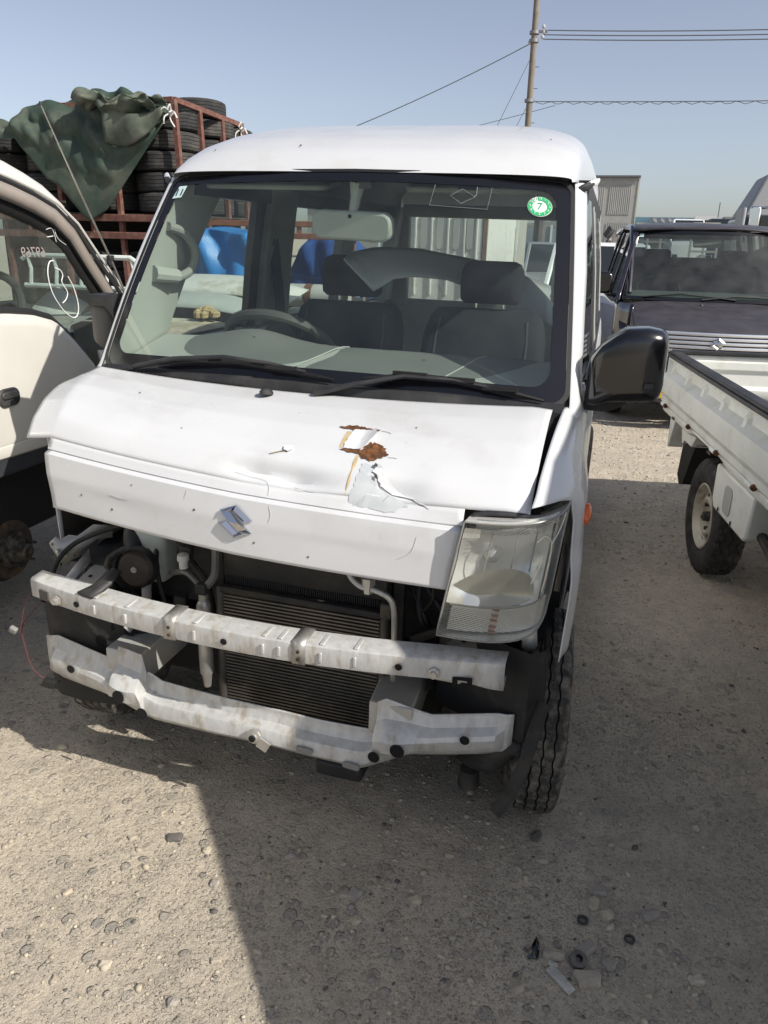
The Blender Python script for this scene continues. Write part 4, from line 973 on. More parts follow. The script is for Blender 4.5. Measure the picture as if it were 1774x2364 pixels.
# black ducting between the beams
MB().tube(catmull([(-.32,.10,.545),(-.27,.09,.55),(-.22,.085,.54),(-.12,.06,.525),(-.02,.05,.52)], 6), .012, 8).build('wiring_harness', W1, van)
rows = [[(-.45,.10,.60),(-.395,.09,.60)],[(-.455,.06,.61),(-.38,.05,.605)],[(-.50,.02,.605),(-.40,.0,.603)]]
MB().grid([[(-.455,.014,.602),(-.405,.004,.602)],[(-.445,.045,.604),(-.40,.038,.604)],[(-.42,.06,.618),(-.385,.055,.618)],[(-.41,.10,.64),(-.38,.095,.64)]]).build('beam_bracket', BLACK_PL, van, solid=.008, smooth=30)
MB().box((.22,.16,.15),(.13,.10,.05)).build('under_tray', BLACK_PL, van, bevel=.012, rot=None)
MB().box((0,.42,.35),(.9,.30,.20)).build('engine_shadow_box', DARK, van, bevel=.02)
MB().tube([(-.60,.40,.22),(0,.38,.20),(.60,.40,.22)], .02, 8).build('axle_arm', DARKMETAL, van)
MB().lathe([(0,.001),(.0,.03),(.05,.026),(.06,.001)], (.55,.22,.115), 'z', 12).build('ball_joint', DARKMETAL, van)

# ---- clutter in the bay: hoses, looms, clips
_hr = random.Random(21)
for k in range(9):
    x0 = _hr.uniform(-.50,-.22); P = [(x0, .30, .74), (x0+_hr.uniform(-.05,.05), .27, .66), (x0+_hr.uniform(-.08,.08), .22, .58), (x0+_hr.uniform(-.10,.10), .24, _hr.uniform(.38,.52))]
    MB().tube(catmull(P, 5), _hr.choice((.005,.007,.010)), 7).build('hose', _hr.choice((W1, BLACK_PL, DARKMETAL)), van)
for k in range(5):
    x0 = _hr.uniform(.38,.52); P = [(x0, .32, .76), (x0+_hr.uniform(-.04,.04), .28, .66), (x0+_hr.uniform(-.05,.05), .25, .56), (x0+_hr.uniform(-.06,.06), .28, .45)]
    MB().tube(catmull(P, 5), _hr.choice((.005,.008)), 7).build('hose', _hr.choice((W1, BLACK_PL)), van)
for (x, y, z, a) in ((-.30,.24,.50,.3),(-.46,.20,.46,.8),(.42,.22,.50,.2),(.50,.20,.46,.6),(-.26,.22,.66,.1)): MB().box((x,y,z),(.035,.03,.045),(a,.2,a)).build('clip_block', DARKMETAL, van, bevel=.005)
for sx in (-1,1): MB().grid([[(sx*x, .34+.03*math.sin(z*30), z) for x in (.20,.34,.48)] for z in linsp(.30,.80,6)]).build('bay_panel', mat('bay_grime', (.07,.068,.064), .7, var=.4, vscale=9, col2=(.14,.13,.12), c2amt=.42, c2scale=5), van, smooth=60)

# ---- tyres and wheels
def tyre_mesh(R0=.272, w=.145, rim=.155, n=72, blocks=True, mud=RUBBER, mode='road', nm='tyre', parent=None):
    hw = w/2
    prof = [(-hw*.74, rim), (-hw*.92, rim+.022), (-hw, rim+.055), (-hw*.97, R0-.032), (-hw*.88, R0-.010), (-hw*.80, R0-.002)]
    tread = []
    if mode == 'road': cuts = [-.55, -.18, .18, .55]
    else: cuts = [-.5, 0, .5]
    xs_t = sorted([c*hw for c in cuts])
    top = [(-hw*.78, R0)]
    for c in xs_t:
        top += [(c-.0021, R0+.002), (c-.0017, R0-.008), (c+.0017, R0-.008), (c+.0021, R0+.002)]
    top += [(hw*.78, R0)]
    prof = prof + top + [(-a, r_) for a, r_ in prof[::-1]]
    m_ = MB(); rows = []
    for (a, r_) in prof:
        row = []
        for k in range(n):
            t = 2*math.pi*k/n
            rr = r_; aa = a
            edge = abs(a) > hw*.60 and r_ > R0-.02
            if mode == 'road':
                if edge and k % 2 == 0: rr -= .005
                if r_ > R0-.009 and abs(a) < hw*.7: aa += (.0016 if k % 4 < 2 else -.0016)
            else:
                z_ = (k % 4)
                if r_ > R0-.006: aa += (.007 if z_ in (1, 2) else -.007) if abs(a) < hw*.7 else 0
                if r_ > R0-.004 and z_ == (0 if abs(a) < hw*.45 else 2): rr -= .009
                if edge and z_ == 0: rr -= .010
            row.append((aa, rr*math.cos(t), rr*math.sin(t)))
        rows.append(row)
    m_.grid(rows, closed=True)
    nr = len(prof)
    for i in range(nr-1):
        a0, r0 = prof[i]; a1, r1 = prof[i+1]
        if r0 < R0-.005 and r1 < R0-.005 and abs(a0) < hw*.6 and r0 > rim+.06:
            for k in range(n): m_.m[i*n+k] = 1
        elif abs(r0-r1) > .008 and abs(a0) < hw*.6:
            for k in range(n): m_.m[i*n+k] = 1
    return m_.build(nm, [mud, mat('groove_shade', (.008,.008,.008), .95)], parent, smooth=28)  # groove faces coloured black for the shade inside the tread
def road_wheel(parent, x, y, z, steer=0.0, sx=1, mud=RUBBER_MUD, mode='road', rimm=STEEL_WHEEL, R0=.272, camber=0.0, n=72):
    w_ = bpy.data.objects.new('wheel', None); COL.objects.link(w_); w_.parent = parent; w_.location = (x, y, z); w_.rotation_euler = (0, camber, steer)
    tyre_mesh(R0=R0, mud=mud, mode=mode, parent=w_, n=n)
    s_ = sx
    m_ = MB().lathe([(s_*-.055,.150),(s_*.050,.150),(s_*.060,.157),(s_*.062,.150),(s_*.050,.140),(s_*.030,.132),(s_*.022,.120),(s_*.040,.095),(s_*.046,.080),(s_*.040,.062),(s_*.030,.052),(s_*.028,.030),(s_*.026,.001)], n=40)
    m_.build('rim', rimm, w_, smooth=40)
    m_ = MB()
    for k in range(8):
        t = 2*math.pi*k/8; m_.disc((s_*.0465 - s_*.004, .108*math.cos(t), .108*math.sin(t)), (s_,.35*math.cos(t),.35*math.sin(t)), .012, 10)
    m_.build('rim_slots', HOLE, w_, smooth=0)
    m_ = MB()
    for k in range(4):
        t = 2*math.pi*k/4+.4; m_.cyl((s_*.028,.055*math.cos(t),.055*math.sin(t)),(s_*.048,.055*math.cos(t),.055*math.sin(t)),.009,n=6)
    m_.cyl((s_*.02,0,0),(s_*.055,0,0),.026,.022,n=14)
    m_.build('wheel_nuts', DARKMETAL, w_, smooth=20)
    return w_
road_wheel(van, .697, YF+.015, .268, steer=R(5), sx=1, n=144)
road_wheel(van, -.615, YF+.02, .268, steer=R(3), sx=-1)
for sx in (1,-1): road_wheel(van, sx*.655, YR, .268, sx=sx)
# ================================================================== LEFT: white cab-over truck seen from its door side, front wheel off
lv = thing('cabover_truck', 'cream-white cab-over truck beside the van, front wheel removed and numbers chalked on its window', 'truck', loc=(-1.30, 0, 0))
CREAM = WHITE_OLD
def lx(z): return interp(z, [.55,.75,.95,1.15,1.25,1.6,1.75], [-.02,.0,.005,.0,-.01,-.06,-.09])
belt_y = [-1.2,.4,.70,.82,.95,1.06,1.15,1.25,1.34]; belt_z = [1.20,1.20,1.195,1.19,1.175,1.145,1.07,.965,.86]
def grid_side(name, y0, y1, lo, hi, m, par=lv, n=24, off=0.0, solid=.02):
    rows = []
    for y in linsp(y0, y1, n):
        a, b = (lo(y) if callable(lo) else lo), (hi(y) if callable(hi) else hi)
        rows.append([(lx(z)+off, y, z) for z in linsp(a, b, 12)])
    return MB().grid(rows).build(name, m, par, solid=solid)
ld = grid_side('door', .66, 1.34, lambda y: .70, lambda y: interp(y, belt_y, belt_z), CREAM)
grid_side('body_side', -1.3, .652, lambda y: .70 if y > -.2 else .45, 1.70, CREAM)
grid_side('front_corner', 1.345, 1.56, lambda y: .55, lambda y: 1.0-.1*(y-1.34), CREAM)
# lower step trim and dark sill
MB().tube([(.012, y, .715-.02*(y-.5)) for y in linsp(-1.2,1.36,10)], .018, 8, flat=(.7,1.5)).build('door_trim', CREAM, lv)
MB().box((-.012, .1, .655), (.04, 2.9, .075)).build('sill', mat('sill_dark', (.035,.038,.045), .5, var=.2), lv, bevel=.008)
# door handle recess
hd = MB().prism(rrect(.10,.065,.028,5), -.006, .006, 'yz').build('door_handle', BLACK_PL, ld, loc=(.028,.765,.905), bevel=.004)
MB().prism(rrect(.08,.026,.012,4), -.006, .012, 'yz').build('handle_grip', BLACK_PL, hd, loc=(0,0,.008), bevel=.004)
# roof with rounded front, drip rail
_ly = [-1.4,.2,.6,.85,1.05,1.20,1.30]; _lz = [1.80,1.79,1.775,1.745,1.70,1.645,1.585]
rows = []
for y in linsp(-1.4, 1.30, 30):
    zt = interp(y, _ly, _lz)
    rows.append([(-.055 - .05*(1-math.cos(a*math.pi/2)) - 1.25*(k/12.0 if k > 4 else 0)*0 - (max(0,k-4)/8.0)*1.25, y, zt - .075 + .075*math.sin(a*math.pi/2)) for k, a in [(k, min(1, k/4)) for k in range(13)]])
MB().grid(rows).build('roof', CREAM, lv, smooth=60)
drip = [(-.035, y, interp(y, _ly, _lz)-.085) for y in linsp(-1.3,1.20,24)] + [(-.03,1.30,1.49),(-.02,1.40,1.37),(-.01,1.50,1.26),(.0,1.58,1.15)]
MB().tube(drip, .009, 6).build('drip_rail', mat('drip_black', (.03,.03,.032), .5), lv)
TAUPE = mat('frame_taupe', (.27,.235,.205), .5, var=.1)
def follow(off_y, off_z, x): return [(x, y+off_y, z+off_z) for _, y, z in drip]
m_ = MB(); A_ = [(-.028, y, z-.012) for _, y, z in drip]; 
nrm = []
P = [Vector(p) for p in A_]
rows = []
for i, p in enumerate(P):
    t = (P[min(i+1,len(P)-1)]-P[max(i-1,0)]).normalized(); dn = Vector((0, -t.z, t.y)); dn = -dn if dn.z > 0 else dn
    w_ = .055
    rows.append([tuple(p), tuple(p+dn*w_*.5+Vector((.008,0,0))), tuple(p+dn*w_), tuple(p+dn*w_+Vector((-.02,0,0))), tuple(p+dn*(w_+.045)+Vector((-.022,0,0)))])
MB().grid([r[:3] for r in rows]).build('door_frame', TAUPE, lv, solid=.004)
MB().grid([r[2:] for r in rows]).build('window_rubber', mat('seal', (.015,.015,.015), .5), lv, solid=.004)
edge_in = [r[4] for r in rows]
# outer white edge strip along the pillar
MB().tube([(p[0]+.004, p[1]+.018, p[2]+.010) for p in drip[20:]], .006, 6).build('pillar_edge', CREAM, lv)
MB().tube([(-.02, 1.0, 1.475+.0), (-.02,1.0,1.48)], .002).build('screen_tab', BLACK_PL, lv) if False else None
# side window glass and its writing
poly = [(-.05, p[1], p[2]) for p in edge_in] 
gl_rows = []
for p in edge_in:
    lo = interp(p[1], belt_y, belt_z)-.02
    gl_rows.append([(-.05, p[1], lerp(lo, max(p[2], lo+.001), k)) for k in linsp(0,1,6)])
win = MB().grid(gl_rows).build('side_window', glass('truck_glass', (.72,.80,.77), 1.0, .01, haze=.05), lv, smooth=60)
MB().tube([(-.005, y, interp(y, belt_y, belt_z)+.012) for y in linsp(-1.0,1.33,26)], .016, 6).build('window_seal', mat('seal', (.015,.015,.015), .5), lv)
CHALK = mat('chalk_white', (.85,.86,.84), .8)
def chalk(P, w=.0020, nm='chalk_mark'):
    return MB().tube([(-.044, y, z) for y, z in catmull(P, 5)], w, 5).build(nm, CHALK, win)
# traced strokes: circle, 3, tick marks
def cw(px_, py_):   # zoom-window coordinates of the pane -> y, z on the pane
    return (lerp(.93, 1.40, px_), lerp(1.60, 1.18, py_))
chalk([(1.17,1.362),(1.145,1.355),(1.13,1.31),(1.145,1.24),(1.19,1.178),(1.235,1.145),(1.265,1.14),(1.285,1.16),(1.288,1.20),(1.27,1.26),(1.245,1.30)])
chalk([(1.175,1.335),(1.205,1.325),(1.215,1.305),(1.205,1.285),(1.215,1.265),(1.232,1.240),(1.22,1.215),(1.195,1.20)])
chalk([(1.15,1.475),(1.185,1.478),(1.20,1.43)], .0011); chalk([(1.15,1.448),(1.185,1.452)], .0016)
chalk([(1.225,1.500),(1.205,1.49),(1.20,1.465),(1.215,1.44),(1.255,1.42)], .0011)
Mt = Matrix(((0,0,1),(1,0,0),(0,1,0))).to_4x4(); Mt = Matrix.Translation((-.044,1.065,1.392)) @ Mt @ Matrix.Diagonal((-1,1,1,1))
text_mesh('chalk_number', '69769', .052, mat('chalk_faint', (.30,.25,.23), .8), win, Mt)
# windscreen of the truck, far pillar, back wall with opening, interior
MB().grid([[(x, lerp(1.30,1.60,k), lerp(1.585,1.10,k)) for x in linsp(-.06,-1.34,6)] for k in linsp(0,1,5)]).build('windscreen', glass('truck_glass', (.72,.80,.77), 1.0, .01, haze=.05), lv)
MB().tube([(-1.34,1.30,1.58),(-1.37,1.60,1.1)], .03, 8).build('far_pillar', BLACK_PL, lv)
MB().box((-1.385,.2,.95), (.03, 2.6, .5)).build('far_side', CREAM, lv)
MB().box((-.72,1.62,.82), (1.36,.04,.56)).build('front_panel', CREAM, lv, bevel=.02)
MB().grid([[(x, y, z) for x in linsp(-.05,-1.36,8)] for y, z in ((1.60,1.09),(1.50,1.125),(1.36,1.13),(1.24,1.11),(1.20,1.06),(1.18,.98),(1.19,.80))]).build('dashboard', mat('truck_dash', (.33,.33,.30), .7, var=.1, vscale=7, col2=(.42,.37,.28), c2amt=.4, c2scale=9), lv, smooth=50)
MB().box((-.10,1.215,1.0), (.10,.10,.20)).build('dash_end', mat('dash_dark', (.045,.05,.05), .6), lv, bevel=.02)
vent = MB().prism(rrect(.09,.075,.02,4), -.004, .004, 'xz').build('air_vent', BLACK_PL, lv, loc=(-.11,1.158,1.035), bevel=.003)
for k in range(5): MB().box((0,-.006,-.026+.013*k), (.075,.006,.005)).build('vent_slat', mat('dash_dark', (.045,.05,.05), .6), vent)
m_ = MB(); n = 32; tl = Matrix.Rotation(R(62), 3, 'X')
rp = [tl @ Vector((.185*math.cos(2*math.pi*k/n), .185*math.sin(2*math.pi*k/n), 0)) for k in range(n)]
rows = []
for k in range(n):
    c = rp[k]; t = (rp[(k+1) % n]-rp[k-1]).normalized(); rad = c.normalized(); nr = t.cross(rad)
    rows.append([c + .016*(math.cos(2*math.pi*j/8)*rad + math.sin(2*math.pi*j/8)*nr) for j in range(8)])
m_.grid(rows+[rows[0]], closed=True); m_.lathe([(-.03,.001),(-.03,.06),(.02,.06),(.03,.001)], axis='z', n=16)
for a in (20,160,270): m_.tube([(0,0,0), tuple(rp[int(a/360*n)])], .013, 6)
m_.build('steering_wheel', mat('wheel_green_grey', (.05,.055,.05), .55), lv, loc=(-.34,1.08,1.14))
MB().lathe([(0,.001),(0,.09),(.05,.10),(.07,.07),(.075,.001)], axis='y', n=18).build('instrument_hood', mat('dash_dark', (.045,.05,.05), .6), lv, loc=(-.30,1.19,1.10))
MB().box((-.45,.62,.95), (.5,.12,.55)).build('seat_back', SEAT, lv, bevel=.04, seg=3)
MB().box((-.7,.60,1.30), (1.3,.04,.25)).build('cab_rear_header', DARK, lv)
# paper left on the dash is loose
pp = MB(); pp.grid([[(-.30,1.27,1.135),(-.14,1.42,1.135)],[(-.28,1.36,1.20),(-.13,1.46,1.165)],[(-.25,1.43,1.245),(-.12,1.47,1.17)]])
pp.xform(Matrix.Translation((-1.30,0,0))).build('paper_sheet', mat('paper', (.66,.68,.64), .8, var=.1, bump=.3, bscale=40), solid=.002, label='folded white paper sheet lying on the dashboard of the cream truck', cat='paper')
# dark wheel well, hub with brake drum and studs
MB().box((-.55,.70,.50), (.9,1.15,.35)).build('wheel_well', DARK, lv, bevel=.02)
hub = bpy.data.objects.new('hub', None); COL.objects.link(hub); hub.parent = lv; hub.location = (-.055,.80,.285)
BRK = mat('rusty_brake', (.075,.055,.042), .85, var=.4, vscale=30, col2=(.13,.085,.05), c2amt=.45, c2scale=14, bump=.4, bscale=60)
MB().lathe([(-.06,.06),(-.06,.115),(-.052,.118),(-.042,.115),(-.042,.05)], n=36).build('brake_disc', BRK, hub, smooth=30)
MB().lathe([(-.11,.125),(-.08,.135),(-.075,.135),(-.075,.10)], n=30).build('backing_plate', DARKMETAL, hub, smooth=30)
MB().lathe([(-.04,.075),(-.02,.072),(-.018,.050),(.0,.046),(.004,.034),(.035,.030),(.042,.024),(.043,.001)], n=28).build('hub_flange', mat('hub_metal', (.20,.19,.17), .5, metal=.6, var=.4, vscale=40, col2=(.08,.065,.05), c2amt=.5, c2scale=25), hub, smooth=30)
for k in range(5):
    a = 2*math.pi*k/5+.3; MB().cyl((-.02,.058*math.cos(a),.058*math.sin(a)), (.028,.058*math.cos(a),.058*math.sin(a)), .0065, n=8).build('stud', DARKMETAL, hub)
MB().box((-.05,-.12,.02), (.06,.07,.13)).build('brake_caliper', BRK, hub, bevel=.015)
MB().tube([(-.35,.0,-.06),(-.08,0,-.02)], .03, 8).build('lower_arm', DARKMETAL, hub)
MB().box((-.5,.0,-.16), (.12,.12,.25)).build('support_block', DARKMETAL, hub)
# antenna on the pillar
MB().tube([(.012,1.60,1.11),(.012,1.46,1.36),(.012,1.31,1.60),(.012,1.13,1.90)], [.006,.0045,.0035,.002], 6).build('antenna', mat('antenna_steel', (.55,.52,.45), .3, metal=.8), lv)
MB().lathe([(0,.006),(.012,.004)], (.012,1.13,1.895), 'z', 8, caps=True).build('antenna_tip', BLACK_PL, lv)
MB().box((.012,1.455,1.37),(.02,.03,.02)).build('antenna_clamp', BLACK_PL, lv, bevel=.003)
# hidden far wheels and rear wheel so that it stands on the ground
for yy in (-.9,): 
    for xx in (-.16,-1.2): road_wheel(lv, xx, yy, .27, sx=1 if xx > -.5 else -1)
road_wheel(lv, -1.22, .80, .27, sx=-1)
# ================================================================== RIGHT: white pickup truck with its bed towards us
_dx, _dy = .161, -.987
tr = thing('pickup_truck', 'dirty white flatbed pickup with ribbed drop side at the right edge', 'truck', loc=(1.10, 3.17, 0), rot=(0, 0, math.atan2(_dy, _dx) - math.pi/2))
# local: +Y towards the cab, +X towards the van; the drop side lies at x = 0
TW = TRUCK_WHITE
BL = 2.32; BW = 1.42
prof = [(.008,.905),(.014,.886),(.008,.870),(-.012,.862),(-.014,.838),(-.012,.818),(.012,.800),(.030,.786),(.031,.76),(.029,.70),(.027,.690),(.008,.686),(.008,.676),(.025,.672),(.022,.640),(.010,.625)]
ysd = linsp(.0, BL, 240)
def rib(y):
    return max([math.exp(-((y-c)/.022)**8) for c in (.10,.42,.74,1.06,1.38,1.70,2.02)])
rows = []
for y in ysd:
    row = []
    for x, z in prof:
        up = 1 if .81 < z < .862 else 0
        row.append((x + up*.020*rib(y), y, z))
    rows.append(row)
side_ = MB().grid(rows).build('drop_side', TW, tr, smooth=18, solid=.003)
# inner skin and black rail cap
MB().box((-.035, BL/2, .80), (.012, BL, .20)).build('inner_side', TW, tr)
MB().box((-.012, BL/2, .912), (.052, BL, .016)).build('rail_cap', BLACK_PL, side_, bevel=.003)
MB().box((.018, BL/2, .896), (.010, BL, .018)).build('rail_edge', BLACK_PL, side_, bevel=.002)
MB().box((-.70, .012, .915), (1.40, .05, .018)).build('rail_cap', BLACK_PL, tr, bevel=.003)
tg = []
for (y, z) in ((.02,.90),(.02,.875),(.035,.868),(.035,.83),(.02,.815),(.02,.74),(.04,.72),(.04,.64)): tg.append([(x, y, z) for x in linsp(-.02,-1.39,10)])
MB().grid(tg).build('tailgate', TW, tr, smooth=35, solid=.01)
MB().grid([[(x, .0, z) for x in linsp(.012,-1.40,6)] for z in (.90,.62)]).build('tailgate_outer', TW, tr, solid=.006)
MB().box((-.70, BL/2, .665), (1.36, BL-.02, .02)).build('bed_floor', mat('bed_floor', (.20,.20,.19), .6, var=.3, vscale=9, col2=(.12,.11,.10), c2amt=.5, c2scale=6), tr)
MB().box((-1.395, BL/2, .77), (.03, BL, .27)).build('far_side', TW, tr, bevel=.004)
MB().box((-.70, BL+.02, .85), (1.40, .03, .45)).build('headboard', TW, tr, bevel=.005)
# lower frame flange with the wheel cut-out, hinges
def flz(y): return .575 if abs(y-.93) > .34 else .575 + .045*math.cos((y-.93)/.34*math.pi/2)
MB().grid([[(.004, y, .632), (.008, y, .612), (.004, y, flz(y)+.012), (-.006, y, flz(y))] for y in linsp(.0, BL, 50)]).build('bed_flange', TW, tr, smooth=40, solid=.004)
for y in (.10, .62, 1.12, 1.62, 2.12):
    h = MB().cyl((.026, y-.035, .632), (.026, y+.035, .632), .012, n=10).build('hinge', TW, tr)
    MB().cyl((.026, y+.033, .632), (.026, y+.047, .632), .0125, n=10).build('hinge_pin', RUST, h)
for y in (.28, 1.0): MB().box((.010, y, .592), (.004,.05,.012)).build('paint_scuff', DARKMETAL, tr)
# mud guards in front of and behind the wheel
MB().prism([(.10,.58),(.22,.58),(.14,.40),(.115,.40)], -.10, -.02, 'yz').build('rear_stay', TW, tr, bevel=.004)
MB().prism([(.36,.58),(.66,.58),(.60,.515),(.46,.515),(.43,.49),(.415,.49)], -.28, -.02, 'yz').build('guard_bracket', TW, tr, bevel=.004)
MB().prism([(.375,.515),(.62,.53),(.60,.52),(.47,.28),(.40,.26),(.34,.30)], -.24, -.04, 'yz').build('mud_flap', mat('mud_flap', (.012,.012,.012), .8), tr, bevel=.004)
g2 = MB().prism([(1.12,.58),(1.62,.58),(1.60,.40),(1.57,.385),(1.16,.385),(1.125,.42)], -.16, .002, 'yz').build('side_guard', TW, tr, bevel=.012)
MB().prism(rrect(.10,.12,.03,4,1.34,.475), .003, .006, 'yz').build('guard_pocket', mat('pocket_grey', (.38,.38,.36), .6), g2)
for y in (1.24,1.42): MB().disc((.0045, y, .405), (1,0,0), .010, 10).build('guard_hole', HOLE, g2)
road_wheel(tr, -.085, .945, .270, sx=1, mode='lug', mud=mat('lug_rubber', (.024,.023,.022), .85, var=.3, vscale=14, col2=(.085,.078,.066), c2amt=.40, c2scale=16, c2sharp=.25, bump=.15), rimm=mat('cream_wheel', (.50,.46,.38), .45, metal=.2, var=.15, vscale=10, col2=(.30,.24,.17), c2amt=.42, c2scale=10), n=96)
road_wheel(tr, -1.30, .945, .270, sx=-1, n=48)
MB().tube([(-.1,.945,.27),(-1.3,.945,.27)], .05, 10).build('rear_axle', DARKMETAL, tr)
for xx in (-.45,-.95): MB().box((xx, 1.9, .44), (.06, 3.6, .10)).build('frame_rail', DARKMETAL, tr, bevel=.005)
MB().box((-.22,1.75,.40), (.16,.55,.16)).build('battery_box', DARKMETAL, tr, bevel=.02)
MB().prism([(1.95,.58),(2.25,.58),(2.22,.36),(2.16,.30),(2.05,.34)], -.09, .0, 'yz').build('front_guard', TW, tr, bevel=.006)
MB().tube([(-.06,1.5,.44),(-.06,1.9,.36),(-.05,2.05,.32)], .02, 8).build('guard_stay', DARKMETAL, tr)
# cab: unseen beyond the right edge, lengthened and raked to cast the ground shadow
cab_s = [(BL+.06,.42),(BL+.06,1.66),(BL+.14,1.78),(BL+.30,1.84),(BL+.95,1.84),(BL+1.10,1.80),(BL+1.26,1.68),(BL+2.14,1.00),(BL+2.22,.90),(BL+2.25,.42)]
rows = []
for x, s_ in ((.0,.0),(-.02,.012),(-.7,.02),(-1.38,.012),(-1.40,.0)):
    rows.append([(x - (.05*max(0, z-1.0)*(1 if x > -.7 else -1)), y, z + s_) for y, z in cab_s])
MB().grid(rows, closed=True, caps=True).build('cab', TW, tr, smooth=30, bevel=.02)
MB().prism([(BL+.20,1.08),(BL+1.05,1.08),(BL+1.50,1.10),(BL+1.20,1.55),(BL+.95,1.66),(BL+.22,1.66)], -.03, -.018, 'yz').build('cab_window', GLASS_DK, tr)
MB().add([(-.15,BL+1.29,1.66),(-1.25,BL+1.29,1.66),(-1.25,BL+2.10,1.05),(-.15,BL+2.10,1.05)], [(0,1,2,3)]).build('cab_windscreen', GLASS_DK, tr)
for xx, s_ in ((-.09,1),(-1.31,-1)): road_wheel(tr, xx, BL+1.15, .27, sx=s_, n=48)
# ================================================================== dark purple van behind, facing us
dv = thing('dark_car', 'dark purple kei car with chrome slatted grille and dull peeling roof', 'car', loc=(1.58, 5.30, 0), rot=(0,0,R(4.2)))
dv.scale = (1.09, 1.04, 1.02)
PURP = mat('purple_paint', (.014,.012,.024), .18, coat=.8, var=.1, rvar=.05)
PURP_D = mat('purple_faded', (.050,.046,.055), .5, coat=.1, var=.25, vscale=5, rvar=.15, bump=.05, bscale=6)
W2_ = .735
def dvx(z): return interp(z, [.2,.4,.7,.95,1.1,1.5,1.6], [.70,.73,.735,.73,.70,.615,.585])
# body sides
for sx in (1,-1):
    rows = []
    for y in linsp(.14, 3.3, 40):
        lo = max(arch_lo(y, .68, r=.33, zc=.28, sill=.22), arch_lo(y, 2.75, r=.33, zc=.28, sill=.22))
        rd = .10*sstep(.45,.14,y)
        rows.append([(sx*(dvx(z)-rd), y, z) for z in linsp(lo, .99, 12)])
    MB().grid(rows).build('body_side', PURP, dv, solid=.01)
    # pillars + side glass
    def pil(y0,y1,y0t,y1t,nm='pillar',m=PURP):
        MB().grid([[(sx*dvx(z), lerp(y0,y0t,(z-.98)/.6), z),(sx*dvx(z), lerp(y1,y1t,(z-.98)/.6), z),(sx*(dvx(z)-.04), lerp(y1,y1t,(z-.98)/.6), z),(sx*(dvx(z)-.04), lerp(y0,y0t,(z-.98)/.6), z)] for z in linsp(.98,1.58,8)], closed=True, caps=True).build(nm, m, dv, bevel=.006)
    pil(.74,.82,1.22,1.30,'screen_pillar'); pil(1.62,1.72,1.62,1.72,'centre_pillar',BLACK_PL); pil(2.55,2.65,2.5,2.6,'rear_pillar'); pil(3.1,3.28,3.05,3.2,'tail_pillar')
    MB().grid([[(sx*(dvx(z)-.012), lerp(lerp(.80,1.28,k), 3.15, j), z) for j in linsp(0,1,6)] for z, k in ((.98,0),(1.28,.5),(1.56,1))]).build('side_glass', GLASS_DK if sx > 0 else GLASS, dv, smooth=60)
    # wheels
    road_wheel(dv, sx*.64, .68, .27, sx=sx, mud=RUBBER, n=48); road_wheel(dv, sx*.64, 2.75, .27, sx=sx, mud=RUBBER, n=48)
    # headlamp
    hl = MB().grid([[(sx*x, .0 + .9*max(0, x-.50)**1.3, z) for x in linsp(.505,.70,6)] for z in (.62,.68,.74,.80)]).build('headlamp', mat('lamp_dull', (.35,.36,.36), .15, metal=.5, coat=1), dv, smooth=60)
    MB().box((sx*.60,.06,.69), (.12,.05,.10)).build('lamp_inner', CHROME, hl)
# bonnet, roof
rows = []
for y, z in ((.02,.805),(.05,.83),(.15,.865),(.35,.915),(.6,.955),(.80,.985)):
    rows.append([(x, y + .10*(x/.7)**2*(1 if y < .3 else .4), z - .05*(x/.7)**4 - .0*abs(x)) for x in linsp(-.70,.70,21)])
MB().grid(rows).build('bonnet', PURP_D, dv, smooth=60)
for sx in (1,-1): MB().tube([(sx*.60, y, z+.004) for y, z in ((.10,.83),(.35,.905),(.78,.975))], .004, 5).build('panel_gap', HOLE, dv)
MB().lathe([(0,.015),(.01,.01)], (-.05,.66,.965), 'z', 8, caps=True).build('washer_jet', BLACK_PL, dv)
def rf(x, y):
    e = (abs(x)/.60)
    return 1.575 + interp(y, [1.2,1.35,1.6,2.2,3.0,3.25], [0,.03,.052,.065,.05,.0])*1.0 + .028*(1-e**3) + .004*math.sin(x*9+y*5)
rows = [[(x*(1 if y < 3 else .97), y - .06*(1-(x/.6)**2)*sstep(1.5,1.2,y), rf(x,y)) for x in linsp(-.60,.60,19)] for y in (1.20,1.27,1.36,1.5,1.75,2.2,2.7,3.05,3.22)]
MB().grid(rows).build('roof', PURP_D, dv, smooth=60, solid=.02)
for sx in (1,-1):
    MB().tube([(sx*.605, y, z) for y, z in ((.86,1.04),(1.18,1.50),(1.26,1.575),(1.4,1.60),(2.4,1.625),(3.2,1.58))], [.02,.026,.03,.028,.028,.03], 8).build('roof_rail', PURP, dv)
# windscreen
def dws(u, v, o=0): return (lerp(.66,.575,v)*u, lerp(.80,1.20,v)+.05*u*u - .06*(1-u*u)*v - .55*o, lerp(.985,1.57,v) + .8*o)
dg = MB().grid([[dws(u,v) for u in linsp(-1,1,17)] for v in linsp(0,1,9)]).build('windscreen', glass('dark_screen', (.36,.44,.41), 1.0, .01, haze=.05), dv, smooth=60)
for v0, v1 in ((.0,.05),(.955,1.0)): MB().grid([[dws(u,v,.004) for u in linsp(-1,1,17)] for v in (v0,v1)]).build('frit_band', FRIT, dg)
for u0, u1 in ((-1,-.97),(.97,1)): MB().grid([[dws(u,v,.004) for u in (u0,u1)] for v in linsp(0,1,9)]).build('frit_band', FRIT, dg)
MB().add([dws(u,v,.006) for u,v in ((-.95,.90),(-.89,.90),(-.89,.95),(-.95,.95))], [(0,1,2,3)]).build('inspection_sticker', ST_BLUE, dg, smooth=0)
MB().add([dws(.885+.05*math.cos(2*math.pi*k/20), .905+.052*math.sin(2*math.pi*k/20), .006) for k in range(20)], [tuple(range(20))]).build('round_sticker', ST_GREEN, dg, smooth=0)
